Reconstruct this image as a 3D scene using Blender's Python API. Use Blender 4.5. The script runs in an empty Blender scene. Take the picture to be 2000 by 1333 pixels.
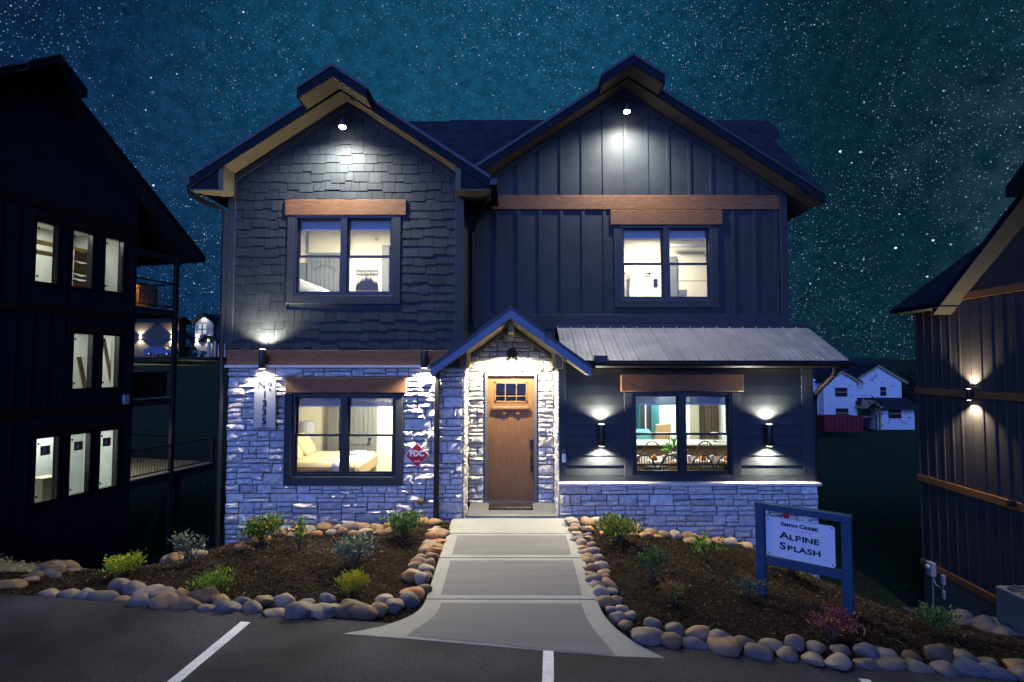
import bpy, bmesh, math, random
import numpy as np
from mathutils import Vector, Matrix
random.seed(11)
RNG = np.random.default_rng(5)
C = bpy.context.scene.collection
SC = bpy.context.scene

# ------------------------------------------------------------------ camera, sky, sun, exposure
F, CY, CZ, PITCH = 1050.0, -9.6, 2.65, math.atan(48/1050)
cam = bpy.data.objects.new('camera', bpy.data.cameras.new('camera')); C.objects.link(cam)
cam.data.sensor_width = 36.0; cam.data.lens = 36.0*F/2000.0
cam.data.clip_end = 2000; cam.data.clip_start = 0.05
cam.location = (0, CY, CZ); cam.rotation_euler = (math.pi/2+PITCH, 0, 0)
SC.camera = cam
SC.view_settings.view_transform = 'Standard'
SC.view_settings.look = 'None'
SC.view_settings.exposure = 0.0
SC.view_settings.gamma = 1.0
SC.cycles.use_denoising = True
SC.cycles.max_bounces = 6
SC.cycles.diffuse_bounces = 3
SC.cycles.glossy_bounces = 3
SC.cycles.transparent_max_bounces = 12
SC.cycles.sample_clamp_indirect = 4.0
SC.cycles.caustics_reflective = False
SC.cycles.caustics_refractive = False

def night_sky():
    w = bpy.data.worlds.new('World'); SC.world = w; w.use_nodes = True
    nt = w.node_tree; N = nt.nodes; L = nt.links
    for n in list(N): N.remove(n)
    out = N.new('ShaderNodeOutputWorld'); bg = N.new('ShaderNodeBackground')
    L.new(bg.outputs[0], out.inputs[0])
    tc = N.new('ShaderNodeTexCoord'); D = tc.outputs['Generated']
    def math_(op, a, b=None, c=None, clamp=False):
        m = N.new('ShaderNodeMath'); m.operation = op; m.use_clamp = clamp
        for i, s in enumerate((a, b, c)):
            if s is None: continue
            if isinstance(s, (int, float)): m.inputs[i].default_value = s
            else: L.new(s, m.inputs[i])
        return m.outputs[0]
    def vdot(v):
        m = N.new('ShaderNodeVectorMath'); m.operation = 'DOT_PRODUCT'
        L.new(D, m.inputs[0]); m.inputs[1].default_value = Vector(v).normalized(); return m.outputs['Value']
    def mix(f, a, b, mode='MIX'):
        m = N.new('ShaderNodeMix'); m.data_type = 'RGBA'; m.blend_type = mode
        for s, i in ((f, 0), (a, 6), (b, 7)):
            if isinstance(s, (int, float)): m.inputs[i].default_value = s
            elif isinstance(s, tuple): m.inputs[i].default_value = (*s, 1)
            else: L.new(s, m.inputs[i])
        return m.outputs[2]
    def rng(v, a, b, c=0.0, d=1.0, smooth=True):
        m = N.new('ShaderNodeMapRange'); m.interpolation_type = 'SMOOTHSTEP' if smooth else 'LINEAR'
        L.new(v, m.inputs[0])
        for i, s in enumerate((a, b, c, d)): m.inputs[i+1].default_value = s
        return m.outputs[0]
    def noise(scale, det=4, rough=.55):
        n = N.new('ShaderNodeTexNoise'); n.inputs['Scale'].default_value = scale
        n.inputs['Detail'].default_value = det; n.inputs['Roughness'].default_value = rough
        L.new(D, n.inputs['Vector']); return n
    # the band of glow (milky way haze) over the ridge, green dusk to the east, deep blue to the west
    glow = rng(vdot((-0.06, 0.93, 0.36)), 0.80, 0.999)
    nz = noise(3.2).outputs['Fac']
    base = mix(glow, (.0014, .0085, .029), (.0050, .060, .124))
    side = rng(vdot((1, 0.05, 0.0)), 0.12, 0.60)
    base = mix(math_('MULTIPLY', side, .8), base, (.0026, .021, .034))
    west = rng(vdot((-0.62, 0.78, 0.1)), 0.86, 1.0)
    base = mix(math_('MULTIPLY', west, .6), base, (.0045, .030, .098))
    neb = rng(nz, .45, .75)
    base = mix(math_('MULTIPLY', neb, .22), base, (.011, .055, .105))
    fine = noise(60, 3, .7).outputs['Fac']
    base = mix(.5, base, mix(1.0, base, rng(fine, .3, .7, .55, 1.6), 'MULTIPLY'))
    def stars(scale, radius, gain, power, dens=None, size=1.0):
        vo = N.new('ShaderNodeTexVoronoi'); vo.feature = 'F1'; vo.inputs['Scale'].default_value = scale
        L.new(D, vo.inputs['Vector'])
        sep = N.new('ShaderNodeSeparateColor'); L.new(vo.outputs['Color'], sep.inputs[0])
        core = rng(vo.outputs['Distance'], radius*scale, radius*scale*.25)
        br = math_('POWER', sep.outputs[0], power)
        v = math_('MULTIPLY', core, math_('MULTIPLY', br, gain))
        if dens is not None: v = math_('MULTIPLY', v, dens)
        tint = mix(sep.outputs[1], (.45, .78, 1.0), (.95, .98, 1.0))
        return mix(1.0, tint, v, 'MULTIPLY')
    patch = rng(noise(5.5, 3).outputs['Fac'], .38, .62, .25, 1.0)
    col = mix(1.0, base, stars(300, .0009, .60, 2.0, patch), 'ADD')
    col = mix(1.0, col, stars(150, .0011, 1.1, 3.0, patch), 'ADD')
    col = mix(1.0, col, stars(66, .0014, 1.5, 2.6), 'ADD')
    col = mix(1.0, col, stars(26, .0020, 2.6, 2.0), 'ADD')
    east = rng(vdot((.80, .60, .12)), .90, .99)
    col = mix(1.0, col, stars(44, .0021, 2.0, 2.2, east), 'ADD')
    puff = math_('MULTIPLY', rng(vdot((.70, .70, .27)), .975, 1.0), rng(noise(11, 4).outputs['Fac'], .42, .68))
    col = mix(math_('MULTIPLY', puff, .55), col, (.022, .055, .085))
    low = rng(vdot((0, 0, 1)), -.12, .02)
    col = mix(low, (.004, .012, .03), col)
    L.new(col, bg.inputs[0]); bg.inputs[1].default_value = 1.0
night_sky()
sun = bpy.data.objects.new('dusk_sun', bpy.data.lights.new('dusk_sun', 'SUN')); C.objects.link(sun)
sun.data.energy = 3.3; sun.data.color = (.165, .295, 1.0); sun.data.angle = math.radians(75)
sun.rotation_euler = Vector((.24, .92, -.20)).to_track_quat('-Z', 'Y').to_euler()

# ------------------------------------------------------------------ helpers
def at(px, py, Y):
    """a point of the place: where the sight line through a photograph pixel crosses the plane at depth Y"""
    u = (px-1000)/F; v = (667-py)/F; cp, sp = math.cos(PITCH), math.sin(PITCH)
    d = (u, cp-v*sp, sp+v*cp); t = (Y-CY)/d[1]
    return Vector((d[0]*t, Y, CZ+d[2]*t))
def on_ground(px, py, h):
    u = (px-1000)/F; v = (667-py)/F; cp, sp = math.cos(PITCH), math.sin(PITCH)
    d = Vector((u, cp-v*sp, sp+v*cp)); t = 3.0; o = Vector((0, CY, CZ))
    while t < 120:
        p = o+d*t
        if p.z < h(p.x, p.y) or (p.y > -.20 and -5.15 < p.x < 5.5): break
        t += .03 if t < 20 else .2
    return Vector((p.x, p.y, h(p.x, p.y)))

MATS = {}
def mat(name, col, rough=.6, metal=0.0, var=None, bump=None, rand=0.0, stretch=(1,1,1), col2=None, emit=None, spec=.5, hue=0.0):
    if name in MATS: return MATS[name]
    m = bpy.data.materials.new(name); m.use_nodes = True; nt = m.node_tree; N = nt.nodes; L = nt.links
    b = N['Principled BSDF']; b.inputs['Roughness'].default_value = rough; b.inputs['Metallic'].default_value = metal
    b.inputs['Specular IOR Level'].default_value = spec
    b.inputs['Base Color'].default_value = (*col, 1)
    geo = N.new('ShaderNodeNewGeometry'); mp = N.new('ShaderNodeMapping'); mp.inputs['Scale'].default_value = stretch
    L.new(geo.outputs['Position'], mp.inputs['Vector'])
    def noise(scale, det=4):
        n = N.new('ShaderNodeTexNoise'); n.inputs['Scale'].default_value = scale; n.inputs['Detail'].default_value = det
        n.inputs['Roughness'].default_value = .6
        L.new(mp.outputs[0], n.inputs['Vector']); return n.outputs['Fac']
    cur = None
    if var:
        r = N.new('ShaderNodeMapRange'); r.inputs[1].default_value = .3; r.inputs[2].default_value = .7
        L.new(noise(var[0]), r.inputs[0])
        mx = N.new('ShaderNodeMix'); mx.data_type = 'RGBA'; L.new(r.outputs[0], mx.inputs[0])
        c2 = col2 or tuple(max(0, c*(1-var[1])) for c in col)
        c1 = col if col2 else tuple(c*(1+var[1]*.6) for c in col)
        mx.inputs[6].default_value = (*c1, 1); mx.inputs[7].default_value = (*c2, 1); cur = mx.outputs[2]
        if len(var) > 2:
            r2 = N.new('ShaderNodeMapRange'); L.new(noise(var[2], 2), r2.inputs[0])
            r2.inputs[1].default_value = .35; r2.inputs[2].default_value = .65
            r2.inputs[3].default_value = 1-var[3]; r2.inputs[4].default_value = 1+var[3]
            m2 = N.new('ShaderNodeMix'); m2.data_type = 'RGBA'; m2.blend_type = 'MULTIPLY'; m2.inputs[0].default_value = 1
            L.new(cur, m2.inputs[6]); L.new(r2.outputs[0], m2.inputs[7]); cur = m2.outputs[2]
    if rand or hue:
        oi = N.new('ShaderNodeObjectInfo'); hs = N.new('ShaderNodeHueSaturation')
        r = N.new('ShaderNodeMapRange'); L.new(oi.outputs['Random'], r.inputs[0])
        r.inputs[3].default_value = 1-rand; r.inputs[4].default_value = 1+rand
        L.new(r.outputs[0], hs.inputs['Value'])
        if hue:
            fr = N.new('ShaderNodeMath'); fr.operation = 'MULTIPLY'; L.new(oi.outputs['Random'], fr.inputs[0]); fr.inputs[1].default_value = 7.31
            f2 = N.new('ShaderNodeMath'); f2.operation = 'FRACT'; L.new(fr.outputs[0], f2.inputs[0])
            r3 = N.new('ShaderNodeMapRange'); L.new(f2.outputs[0], r3.inputs[0]); r3.inputs[3].default_value = .3; r3.inputs[4].default_value = 1+hue
            L.new(r3.outputs[0], hs.inputs['Saturation'])
        if cur is None: hs.inputs['Color'].default_value = (*col, 1)
        else: L.new(cur, hs.inputs['Color'])
        cur = hs.outputs[0]
    if cur is not None: L.new(cur, b.inputs['Base Color'])
    if bump:
        bp = N.new('ShaderNodeBump'); bp.inputs['Strength'].default_value = bump[1]; bp.inputs['Distance'].default_value = bump[2] if len(bump) > 2 else .01
        L.new(noise(bump[0], 5), bp.inputs['Height']); L.new(bp.outputs[0], b.inputs['Normal'])
    if emit:
        b.inputs['Emission Color'].default_value = (*emit[0], 1); b.inputs['Emission Strength'].default_value = emit[1]
    MATS[name] = m; return m
def glass_mat():
    m = bpy.data.materials.new('window_glass'); m.use_nodes = True; nt = m.node_tree; N = nt.nodes; L = nt.links
    N.remove(N['Principled BSDF']); out = N['Material Output']
    t = N.new('ShaderNodeBsdfTransparent'); t.inputs[0].default_value = (.94, .96, .95, 1)
    g = N.new('ShaderNodeBsdfGlossy'); g.inputs['Roughness'].default_value = .02
    fr = N.new('ShaderNodeFresnel'); fr.inputs[0].default_value = 1.35
    mx = N.new('ShaderNodeMixShader'); L.new(fr.outputs[0], mx.inputs[0]); L.new(t.outputs[0], mx.inputs[1]); L.new(g.outputs[0], mx.inputs[2])
    L.new(mx.outputs[0], out.inputs[0]); return m
GLASS = glass_mat()

class MB:
    def __init__(s): s.v = []; s.f = []; s.smooth = False
    def add(s, vs, fs):
        o = len(s.v); s.v += [tuple(v) for v in vs]; s.f += [tuple(i+o for i in f) for f in fs]; return s
    def hexa(s, p):
        return s.add(p, [(0,3,2,1),(4,5,6,7),(0,1,5,4),(1,2,6,5),(2,3,7,6),(3,0,4,7)])
    def box(s, x0, x1, y0, y1, z0, z1):
        if x0 > x1: x0, x1 = x1, x0
        if y0 > y1: y0, y1 = y1, y0
        if z0 > z1: z0, z1 = z1, z0
        return s.hexa([(x0,y0,z0),(x1,y0,z0),(x1,y1,z0),(x0,y1,z0),(x0,y0,z1),(x1,y0,z1),(x1,y1,z1),(x0,y1,z1)])
    def bbox(s, x0, x1, y0, y1, z0, z1, c=.01):
        """a box whose four long edges (along its longest side) and ends are chamfered by c"""
        if x0 > x1: x0, x1 = x1, x0
        if y0 > y1: y0, y1 = y1, y0
        if z0 > z1: z0, z1 = z1, z0
        c = min(c, (x1-x0)/3, (y1-y0)/3, (z1-z0)/3)
        bm = bmesh.new(); bmesh.ops.create_cube(bm, size=1)
        for v in bm.verts: v.co = Vector(((x0+x1)/2+v.co.x*(x1-x0), (y0+y1)/2+v.co.y*(y1-y0), (z0+z1)/2+v.co.z*(z1-z0)))
        bmesh.ops.bevel(bm, geom=bm.edges[:], offset=c, segments=1, affect='EDGES')
        s.take(bm); return s
    def take(s, bm):
        bm.verts.index_update(); o = len(s.v)
        s.v += [tuple(v.co) for v in bm.verts]; s.f += [tuple(v.index+o for v in f.verts) for f in bm.faces]; bm.free(); return s
    def prism(s, poly, a0, a1, axis):
        """poly of 2D points swept along axis ('x': yz, 'y': xz, 'z': xy)"""
        def P(p, a): return {'x': (a, p[0], p[1]), 'y': (p[0], a, p[1]), 'z': (p[0], p[1], a)}[axis]
        n = len(poly)
        return s.add([P(p, a0) for p in poly]+[P(p, a1) for p in poly],
                     [tuple(range(n)), tuple(range(2*n-1, n-1, -1))]+[(i, (i+1) % n, (i+1) % n+n, i+n) for i in range(n)])
    def beam(s, p, q, w, h, up=(0,0,1)):
        p = Vector(p); q = Vector(q); d = (q-p).normalized(); side = d.cross(Vector(up))
        if side.length < 1e-4: side = d.cross(Vector((0, 1, 0)))
        side.normalize(); u = side.cross(d).normalized(); a = side*w/2; b = u*h/2
        return s.hexa([p-a-b, p+a-b, q+a-b, q-a-b, p-a+b, p+a+b, q+a+b, q-a+b])
    def tube(s, pts, r, n=8, cap=True):
        pts = [Vector(p) for p in pts]; rings = []
        rr = r if isinstance(r, (list, tuple)) else [r]*len(pts)
        ref = None
        for i, p in enumerate(pts):
            d = (pts[min(i+1, len(pts)-1)]-pts[max(i-1, 0)]).normalized()
            if ref is None: ref = Vector((0, 0, 1)) if abs(d.z) < .9 else Vector((1, 0, 0))
            a = d.cross(ref).normalized(); b = a.cross(d).normalized(); ref = b
            rings.append([p+(a*math.cos(t)+b*math.sin(t))*rr[i] for t in (2*math.pi*k/n for k in range(n))])
        vs = [v for r_ in rings for v in r_]; fs = []
        for i in range(len(pts)-1):
            for k in range(n): fs.append((i*n+k, i*n+(k+1) % n, (i+1)*n+(k+1) % n, (i+1)*n+k))
        if cap: fs += [tuple(range(n-1, -1, -1)), tuple((len(pts)-1)*n+k for k in range(n))]
        return s.add(vs, fs)
    def lathe(s, prof, c=(0,0,0), n=16, axis='z'):
        vs = []; fs = []
        for r, z in prof:
            for k in range(n):
                t = 2*math.pi*k/n; x, y = r*math.cos(t), r*math.sin(t)
                vs.append((c[0]+x, c[1]+y, c[2]+z) if axis == 'z' else (c[0]+x, c[1]+z, c[2]+y))
        m = len(prof)
        for i in range(m-1):
            for k in range(n): fs.append((i*n+k, i*n+(k+1) % n, (i+1)*n+(k+1) % n, (i+1)*n+k))
        fs += [tuple(range(n-1, -1, -1)), tuple((m-1)*n+k for k in range(n))]
        return s.add(vs, fs)
    def mesh(s, name, material, smooth=False):
        me = bpy.data.meshes.new(name); me.from_pydata(s.v, [], s.f); me.update()
        if material: me.materials.append(material)
        bm = bmesh.new(); bm.from_mesh(me); bmesh.ops.recalc_face_normals(bm, faces=bm.faces[:]); bm.to_mesh(me); bm.free()
        if smooth or s.smooth:
            me.polygons.foreach_set('use_smooth', [True]*len(me.polygons))
            try: me.set_sharp_from_angle(angle=math.radians(40))
            except Exception: pass
        return me
    def build(s, name, material, parent=None, smooth=False, loc=None, **kw):
        o = bpy.data.objects.new(name, s.mesh(name, material, smooth)); C.objects.link(o)
        if parent: o.parent = parent
        if loc: o.location = loc
        for k, v in kw.items(): o[k] = v
        return o
def link(name, me, parent=None, loc=(0,0,0), rot=(0,0,0), scale=(1,1,1)):
    o = bpy.data.objects.new(name, me); C.objects.link(o); o.parent = parent
    o.location = loc; o.rotation_euler = rot; o.scale = scale; return o
def thing(name, label, cat, loc=(0,0,0), rz=0.0, group=None):
    o = bpy.data.objects.new(name, None); C.objects.link(o); o.location = loc; o.rotation_euler = (0,0,rz)
    o.empty_display_size = .1
    return tag(o, label, cat, group)
def tag(o, label, cat, group=None):
    o['label'] = label; o['category'] = cat
    if group: o['group'] = group
    return o
def struct(o): o['kind'] = 'structure'; return o
def stuff(o): o['kind'] = 'stuff'; return o
def kids(o): return [c for c in bpy.data.objects if c.parent == o]
def copy_tree(o, parent=None, child_map=None):
    if child_map is None:
        child_map = {}
        for c in bpy.data.objects:
            if c.parent: child_map.setdefault(c.parent.name, []).append(c)
    c = o.copy(); C.objects.link(c); c.parent = parent
    for ch in child_map.get(o.name, []): copy_tree(ch, c, child_map)
    return c
def lettering(name, text, size, loc, parent, material, rot=(math.pi/2,0,0), align='CENTER', wide=1.0, depth=.002, space=1.0, bold=0.0):
    cu = bpy.data.curves.new(name, 'FONT'); cu.body = text; cu.size = size; cu.align_x = align; cu.align_y = 'BOTTOM_BASELINE' if False else 'BOTTOM'
    cu.extrude = depth; cu.space_character = space; cu.offset = bold; cu.resolution_u = 3
    t = bpy.data.objects.new(name, cu); C.objects.link(t)
    dg = bpy.context.evaluated_depsgraph_get(); me = bpy.data.meshes.new_from_object(t.evaluated_get(dg))
    bpy.data.objects.remove(t)
    me.materials.append(material); me.name = name
    o = link(name, me, parent, loc, rot, (wide, 1, 1)); return o
def spot(name, loc, direction, power, color, cone, blend=.35, radius=.03, parent=None):
    l = bpy.data.lights.new(name, 'SPOT'); l.energy = power; l.color = color; l.spot_size = math.radians(cone); l.spot_blend = blend
    l.shadow_soft_size = radius
    o = bpy.data.objects.new(name, l); C.objects.link(o); o.location = loc; o.parent = parent
    o.rotation_euler = Vector(direction).to_track_quat('-Z', 'Y').to_euler(); return o
def area(name, loc, size, power, color, direction=(0,0,-1), parent=None):
    l = bpy.data.lights.new(name, 'AREA'); l.shape = 'DISK'; l.size = size; l.energy = power; l.color = color
    o = bpy.data.objects.new(name, l); C.objects.link(o); o.location = loc; o.parent = parent
    o.rotation_euler = Vector(direction).to_track_quat('-Z', 'Y').to_euler(); return o

# ------------------------------------------------------------------ materials
M = dict(
 siding=mat('charcoal_siding', (.033,.039,.045), .5, var=(3, .18), bump=(140, .12, .004), spec=0.12),
 shake=mat('charcoal_shake', (.033,.039,.045), .6, var=(30, .25), bump=(60, .35, .006), rand=.16, stretch=(1,1,.15), spec=0.1),
 trim=mat('charcoal_trim', (.035,.041,.048), .5, var=(6, .12), bump=(90, .1, .003), spec=0.12),
 brown=mat('stained_cedar', (.180,.088,.044), .6, var=(9, .45), bump=(16, .5, .01), stretch=(.8,1,9), spec=0.2),
 black=mat('black_frame', (.011,.011,.013), .35),
 gutter=mat('dark_bronze_gutter', (.018,.016,.015), .35, metal=.3),
 soffit=mat('taupe_soffit', (.15,.13,.09), .65, var=(4, .1), spec=0.1),
 shingle=mat('asphalt_shingle', (.040,.045,.054), .9, var=(55, .5, 3, .25), bump=(120, .8, .01), spec=0.05),
 fascia=mat('navy_fascia', (.015,.019,.026), .6, var=(5, .1), spec=0.05),
 metalroof=mat('galvanised_roof', (.46,.46,.47), .32, metal=.5, var=(2.5, .22)),
 porchblue=mat('blue_metal_trim', (.14,.18,.27), .45, spec=.3),
 flash=mat('dark_flashing', (.03,.03,.035), .4, metal=.4),
 stone=mat('ledge_stone', (.60,.58,.54), .85, var=(14, .28, 60, .14), bump=(38, 1.0, .016), rand=.24, hue=1.0, spec=0.15),
 mortar=mat('stone_joint', (.10,.095,.09), .95, bump=(80, .5, .008)),
 ledge=mat('stone_ledge', (.62,.60,.56), .7, var=(20, .15), bump=(60, .3, .005)),
 conc=mat('concrete_border', (.235,.24,.225), .8, var=(26, .10, 1.3, .08), bump=(220, .25, .004), spec=0.2),
 broom=mat('concrete_broomed', (.142,.142,.148), .85, var=(10, .07, 1.2, .06), bump=(30, .5, .006), stretch=(.6,9,1), spec=0.15),
 joint=mat('joint_dark_grey', (.05,.05,.05), .95),  # plain dark grey showing in the gaps between walk slabs
 asphalt=mat('asphalt', (.036,.036,.043), .85, var=(60, .6, .8, .5), bump=(70, .9, .008), spec=0.2),
 line=mat('parking_paint', (.62,.63,.66), .7, var=(70, .3, 6, .1), bump=(200, .4, .004)),
 mulch=mat('dark_mulch', (.018,.013,.009), .95, var=(24, .6), bump=(55, 1.0, .03), spec=0.05),
 chip=mat('mulch_chip', (.050,.034,.022), .9, var=(22, .85, 3, .3), spec=0.1),
 straw=mat('straw_ground', (.20,.17,.10), .95, var=(18, .5, 2, .2), bump=(70, .9, .02)),
 strawblade=mat('straw_blade', (.36,.30,.17), .9, var=(20, .4)),
 grass=mat('night_grass', (.045,.085,.040), .95, var=(.9, .6, 7, .4), bump=(6, .9, .08), col2=(.070,.066,.042), spec=0.05),
 dirt=mat('red_dirt', (.085,.055,.040), .95, var=(1.2, .4, 9, .2), bump=(9, .8, .05), spec=0.05),
 door=mat('stained_door', (.165,.078,.024), .45, var=(6, .35), bump=(14, .12, .004), stretch=(7,1,.5)),
 jamb=mat('door_jamb', (.10,.10,.105), .5),
 steel=mat('brushed_steel', (.55,.55,.56), .3, metal=1.0),
 mat=mat('door_mat', (.028,.018,.014), .95, bump=(200, .6, .006)),
 white=mat('white_paint', (.78,.77,.74), .5),
 plaque=mat('plaque_board', (.27,.28,.32), .5, var=(8, .08)),
 ink=mat('black_ink', (.012,.013,.02), .6, spec=.05),
 red=mat('red_sign', (.50,.015,.022), .4),
 signblue=mat('sign_frame_blue', (.016,.055,.115), .5, var=(7, .12), bump=(30, .1, .004)),
 panel=mat('sign_panel', (.66,.68,.74), .45),
 cream=mat('cream_wall', (.76,.72,.58), .8, var=(3, .05)),
 coolwall=mat('cool_wall', (.70,.72,.70), .8, var=(3, .05)),
 floor=mat('room_floor', (.22,.15,.09), .5, var=(5, .3), stretch=(1,8,1)),
 ceil=mat('room_ceiling', (.75,.74,.68), .9),
 greydoor=mat('grey_door', (.14,.15,.155), .5, var=(8, .12), stretch=(6,1,.4)),
 linen=mat('oat_linen', (.55,.43,.27), .9, var=(30, .15), bump=(120, .3, .004)),
 linendk=mat('brown_linen', (.30,.18,.09), .9, var=(30, .2), bump=(120, .3, .004)),
 whitecloth=mat('white_cloth', (.74,.75,.73), .9, bump=(25, .4, .01)),
 floral=mat('floral_quilt', (.72,.74,.70), .9, var=(9, .3), col2=(.30,.33,.27), bump=(12, .5, .02)),
 blind=mat('blind_slats', (.34,.36,.42), .6),
 blindw=mat('blind_rail', (.80,.78,.72), .5),
 blackwood=mat('black_wood', (.028,.022,.018), .4),
 wood=mat('table_wood', (.13,.085,.05), .5, var=(6, .4), stretch=(.6,6,1)),
 teal=mat('teal_fabric', (.10,.30,.31), .8),
 tan=mat('tan_leather', (.46,.34,.18), .6),
 orange=mat('orange_print', (.55,.19,.04), .6),
 leafroom=mat('house_plant_leaf', (.10,.33,.05), .6),
 lampglow=mat('lamp_glow', (1,1,1), .5, emit=((1,.90,.70), 14)),
 roomglow=mat('ceiling_lamp_glow', (1,1,1), .5, emit=((1,.90,.68), 9)),
 lampblack=mat('lamp_black', (.012,.012,.012), .4),
 batten_r=mat('dark_umber_siding', (.105,.088,.080), .55, var=(3, .15), bump=(120, .12, .004), spec=0.12),
 leftsiding=mat('dark_brown_siding', (.034,.026,.034), .6, var=(3, .2), spec=0.1),
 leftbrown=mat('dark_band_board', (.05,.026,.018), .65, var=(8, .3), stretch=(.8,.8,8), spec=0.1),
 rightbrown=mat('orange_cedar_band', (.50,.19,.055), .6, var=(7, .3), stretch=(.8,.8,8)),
 base=mat('foundation_parge', (.20,.19,.17), .9, var=(3, .2), bump=(60, .4, .01), spec=0.1),
 deckwood=mat('deck_boards', (.42,.40,.36), .8, var=(8, .2)),
 darkwood=mat('dark_timber', (.035,.026,.020), .8, var=(8, .3)),
 barrel=mat('cedar_stave', (.42,.19,.06), .6, var=(7, .35), stretch=(5,5,.5)),
 wrap=mat('house_wrap', (.74,.75,.78), .6, var=(4, .06)),
 wrapink=mat('wrap_print', (.30,.32,.42), .7),
 opening=mat('dark_opening', (.012,.012,.018), .8),
 rawwood=mat('raw_lumber', (.40,.29,.16), .8),
 dumpster=mat('red_steel', (.20,.016,.024), .5, var=(3, .2)),
 carwhite=mat('white_car_paint', (.72,.72,.74), .3),
 carblue=mat('blue_car_paint', (.05,.09,.22), .3),
 carglass=mat('car_glass', (.02,.022,.03), .1),
 tyre=mat('tyre_rubber', (.015,.015,.015), .9),
 bark=mat('bark', (.06,.045,.03), .9),
 treeleaf=mat('dark_tree_leaf', (.018,.030,.018), .9),
 acgrey=mat('ac_cabinet', (.30,.30,.27), .5, var=(4, .1)),
 utilgrey=mat('utility_grey', (.52,.53,.55), .5),
 hill=mat('dark_hill', (.02,.03,.022), 1.0),
)
WARM = (1.0, .91, .72)
COOL = (1.0, .90, .68)

# ------------------------------------------------------------------ the lie of the land
def asphalt_z(x, y): return -.24-.05*max(-9, min(9, x))
def walk_z(y): return -.02+.058*(y+.07)
CP = [(-1.2,-.1,-.13),(-2.5,-.1,-.2),(-3.7,-.1,-.3),(-4.5,-.1,-.45),(-5.1,-.1,-.66),(1.2,-.1,-.08),(2.0,-.1,-.24),(3.6,-.1,-.46),(4.35,-.1,-.64),(5.4,-.1,-1.14),
 (-1.2,-1.5,-.205),(-1.2,-3,-.28),(1.2,-1.5,-.205),(1.2,-3,-.30),(-3,-2,-.10),(-3,-1,-.15),(-4.5,-1.5,-.22),(-5.1,-1.2,-.40),(-5.4,-2.1,-.26),(-7.6,-1.6,-.23),(-9.5,-1.7,-.25),(-8,-2.5,-.05),(-12,-2.5,-.1),(-16,-2.5,0),
 (-5.5,0,-.95),(-6.5,-.6,-.9),(-7.5,-.3,-1.2),(-9,0,-1.4),(-8,3,-2.6),(-6,3,-2.8),(-12,4,-3.0),(-12.3,7.9,-3.9),(-9,10,-4.2),(-6,8,-4),(-15,1,-1.6),(-20,0,-1.5),(-20,10,-4),
 (3.45,-2.2,-.52),(4.18,-3.0,-.46),(2.3,-2.2,-.34),(2.2,-1.0,-.30),(3.4,-1.0,-.52),(5.2,-.6,-1.05),(5.66,-.6,-1.2),(4.64,-3.0,-.62),(5.06,-3.6,-.60),(6.5,-1.1,-1.42),(7.43,.4,-1.95),(8.6,.9,-2.4),(9.95,1.4,-2.95),(8,-2.2,-1.35),(7,-3.4,-.75),(9,-3.4,-.85),(11,-2.5,-1.6),(14,-3,-1.4),(14,1,-3.2),(16,5,-4.4),
 (6,1,-1.9),(6,3,-3.0),(7,3,-3.2),(9,5,-4.1),(7,8,-4.8),(10,9,-5.5),(14,9,-6),(13.6,5,-4.85),(12.9,4.6,-4.45),(15,15,-6),(5,14,-5),(-3,14,-4.6),
 (0,25,-5.2),(12,25,-5.6),(30,40,-4.9),(20,50,-4.7),(39,49,-4.55),(45,60,-4.4),(-12,20,-4),(-18,28,-3),(-25,40,-1),(-34,60,1.3),(-52,88,3.9),(-56,96,4.1),(-70,96,4.1),(-45,96,4.1),(-100,60,3),(100,60,-3),(100,120,2),(-100,160,7),(0,160,4),(60,160,3),(-90,20,-1),(90,20,-4)]
for x in (-26,-18,-12,-8.5,-6,-4,-2,0,2,4,6,8,12,18,26):
    for y in (-4.6,-7,-14,-30): CP.append((x, y, asphalt_z(x, y)-.16))
for y in (-.6,-1.6,-2.6,-3.5): CP.append((0, y, walk_z(y)-.14))
CPA = np.array(CP, float); _n = len(CPA)
def _phi(a, b): return np.sqrt(((a[:, None, :]-b[None, :, :])**2).sum(-1)+.02)
_A = np.zeros((_n+3, _n+3)); _A[:_n, :_n] = _phi(CPA[:, :2], CPA[:, :2])-np.eye(_n)*.02
_A[:_n, _n] = 1; _A[:_n, _n+1:] = CPA[:, :2]; _A[_n, :_n] = 1; _A[_n+1:, :_n] = CPA[:, :2].T
_W = np.linalg.solve(_A, np.concatenate([CPA[:, 2], np.zeros(3)]))
def G_arr(P): return _phi(P, CPA[:, :2])@_W[:_n]+_W[_n]+P@_W[_n+1:]
def G(x, y): return float(G_arr(np.array([[x, y]], float))[0])

def grid_obj(name, xs, ys, zf, material, keep=None, **kw):
    X, Y = np.meshgrid(xs, ys); P = np.stack([X.ravel(), Y.ravel()], 1); Z = zf(P)
    v = np.column_stack([P, Z]); nx = len(xs); fs = []
    for j in range(len(ys)-1):
        for i in range(nx-1):
            if keep is None or keep((xs[i]+xs[i+1])/2, (ys[j]+ys[j+1])/2):
                a = j*nx+i; fs.append((a, a+1, a+nx+1, a+nx))
    me = bpy.data.meshes.new(name); used = sorted({i for f in fs for i in f}); mp = {u: k for k, u in enumerate(used)}
    me.from_pydata([tuple(v[u]) for u in used], [], [tuple(mp[i] for i in f) for f in fs]); me.materials.append(material)
    me.polygons.foreach_set('use_smooth', [True]*len(me.polygons))
    o = bpy.data.objects.new(name, me); C.objects.link(o)
    for k, w in kw.items(): o[k] = w
    return o
def inside(poly, x, y):
    r = False; n = len(poly)
    for i in range(n):
        x1, y1 = poly[i]; x2, y2 = poly[(i+1) % n]
        if (y1 > y) != (y2 > y) and x < (x2-x1)*(y-y1)/(y2-y1)+x1: r = not r
    return r
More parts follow.
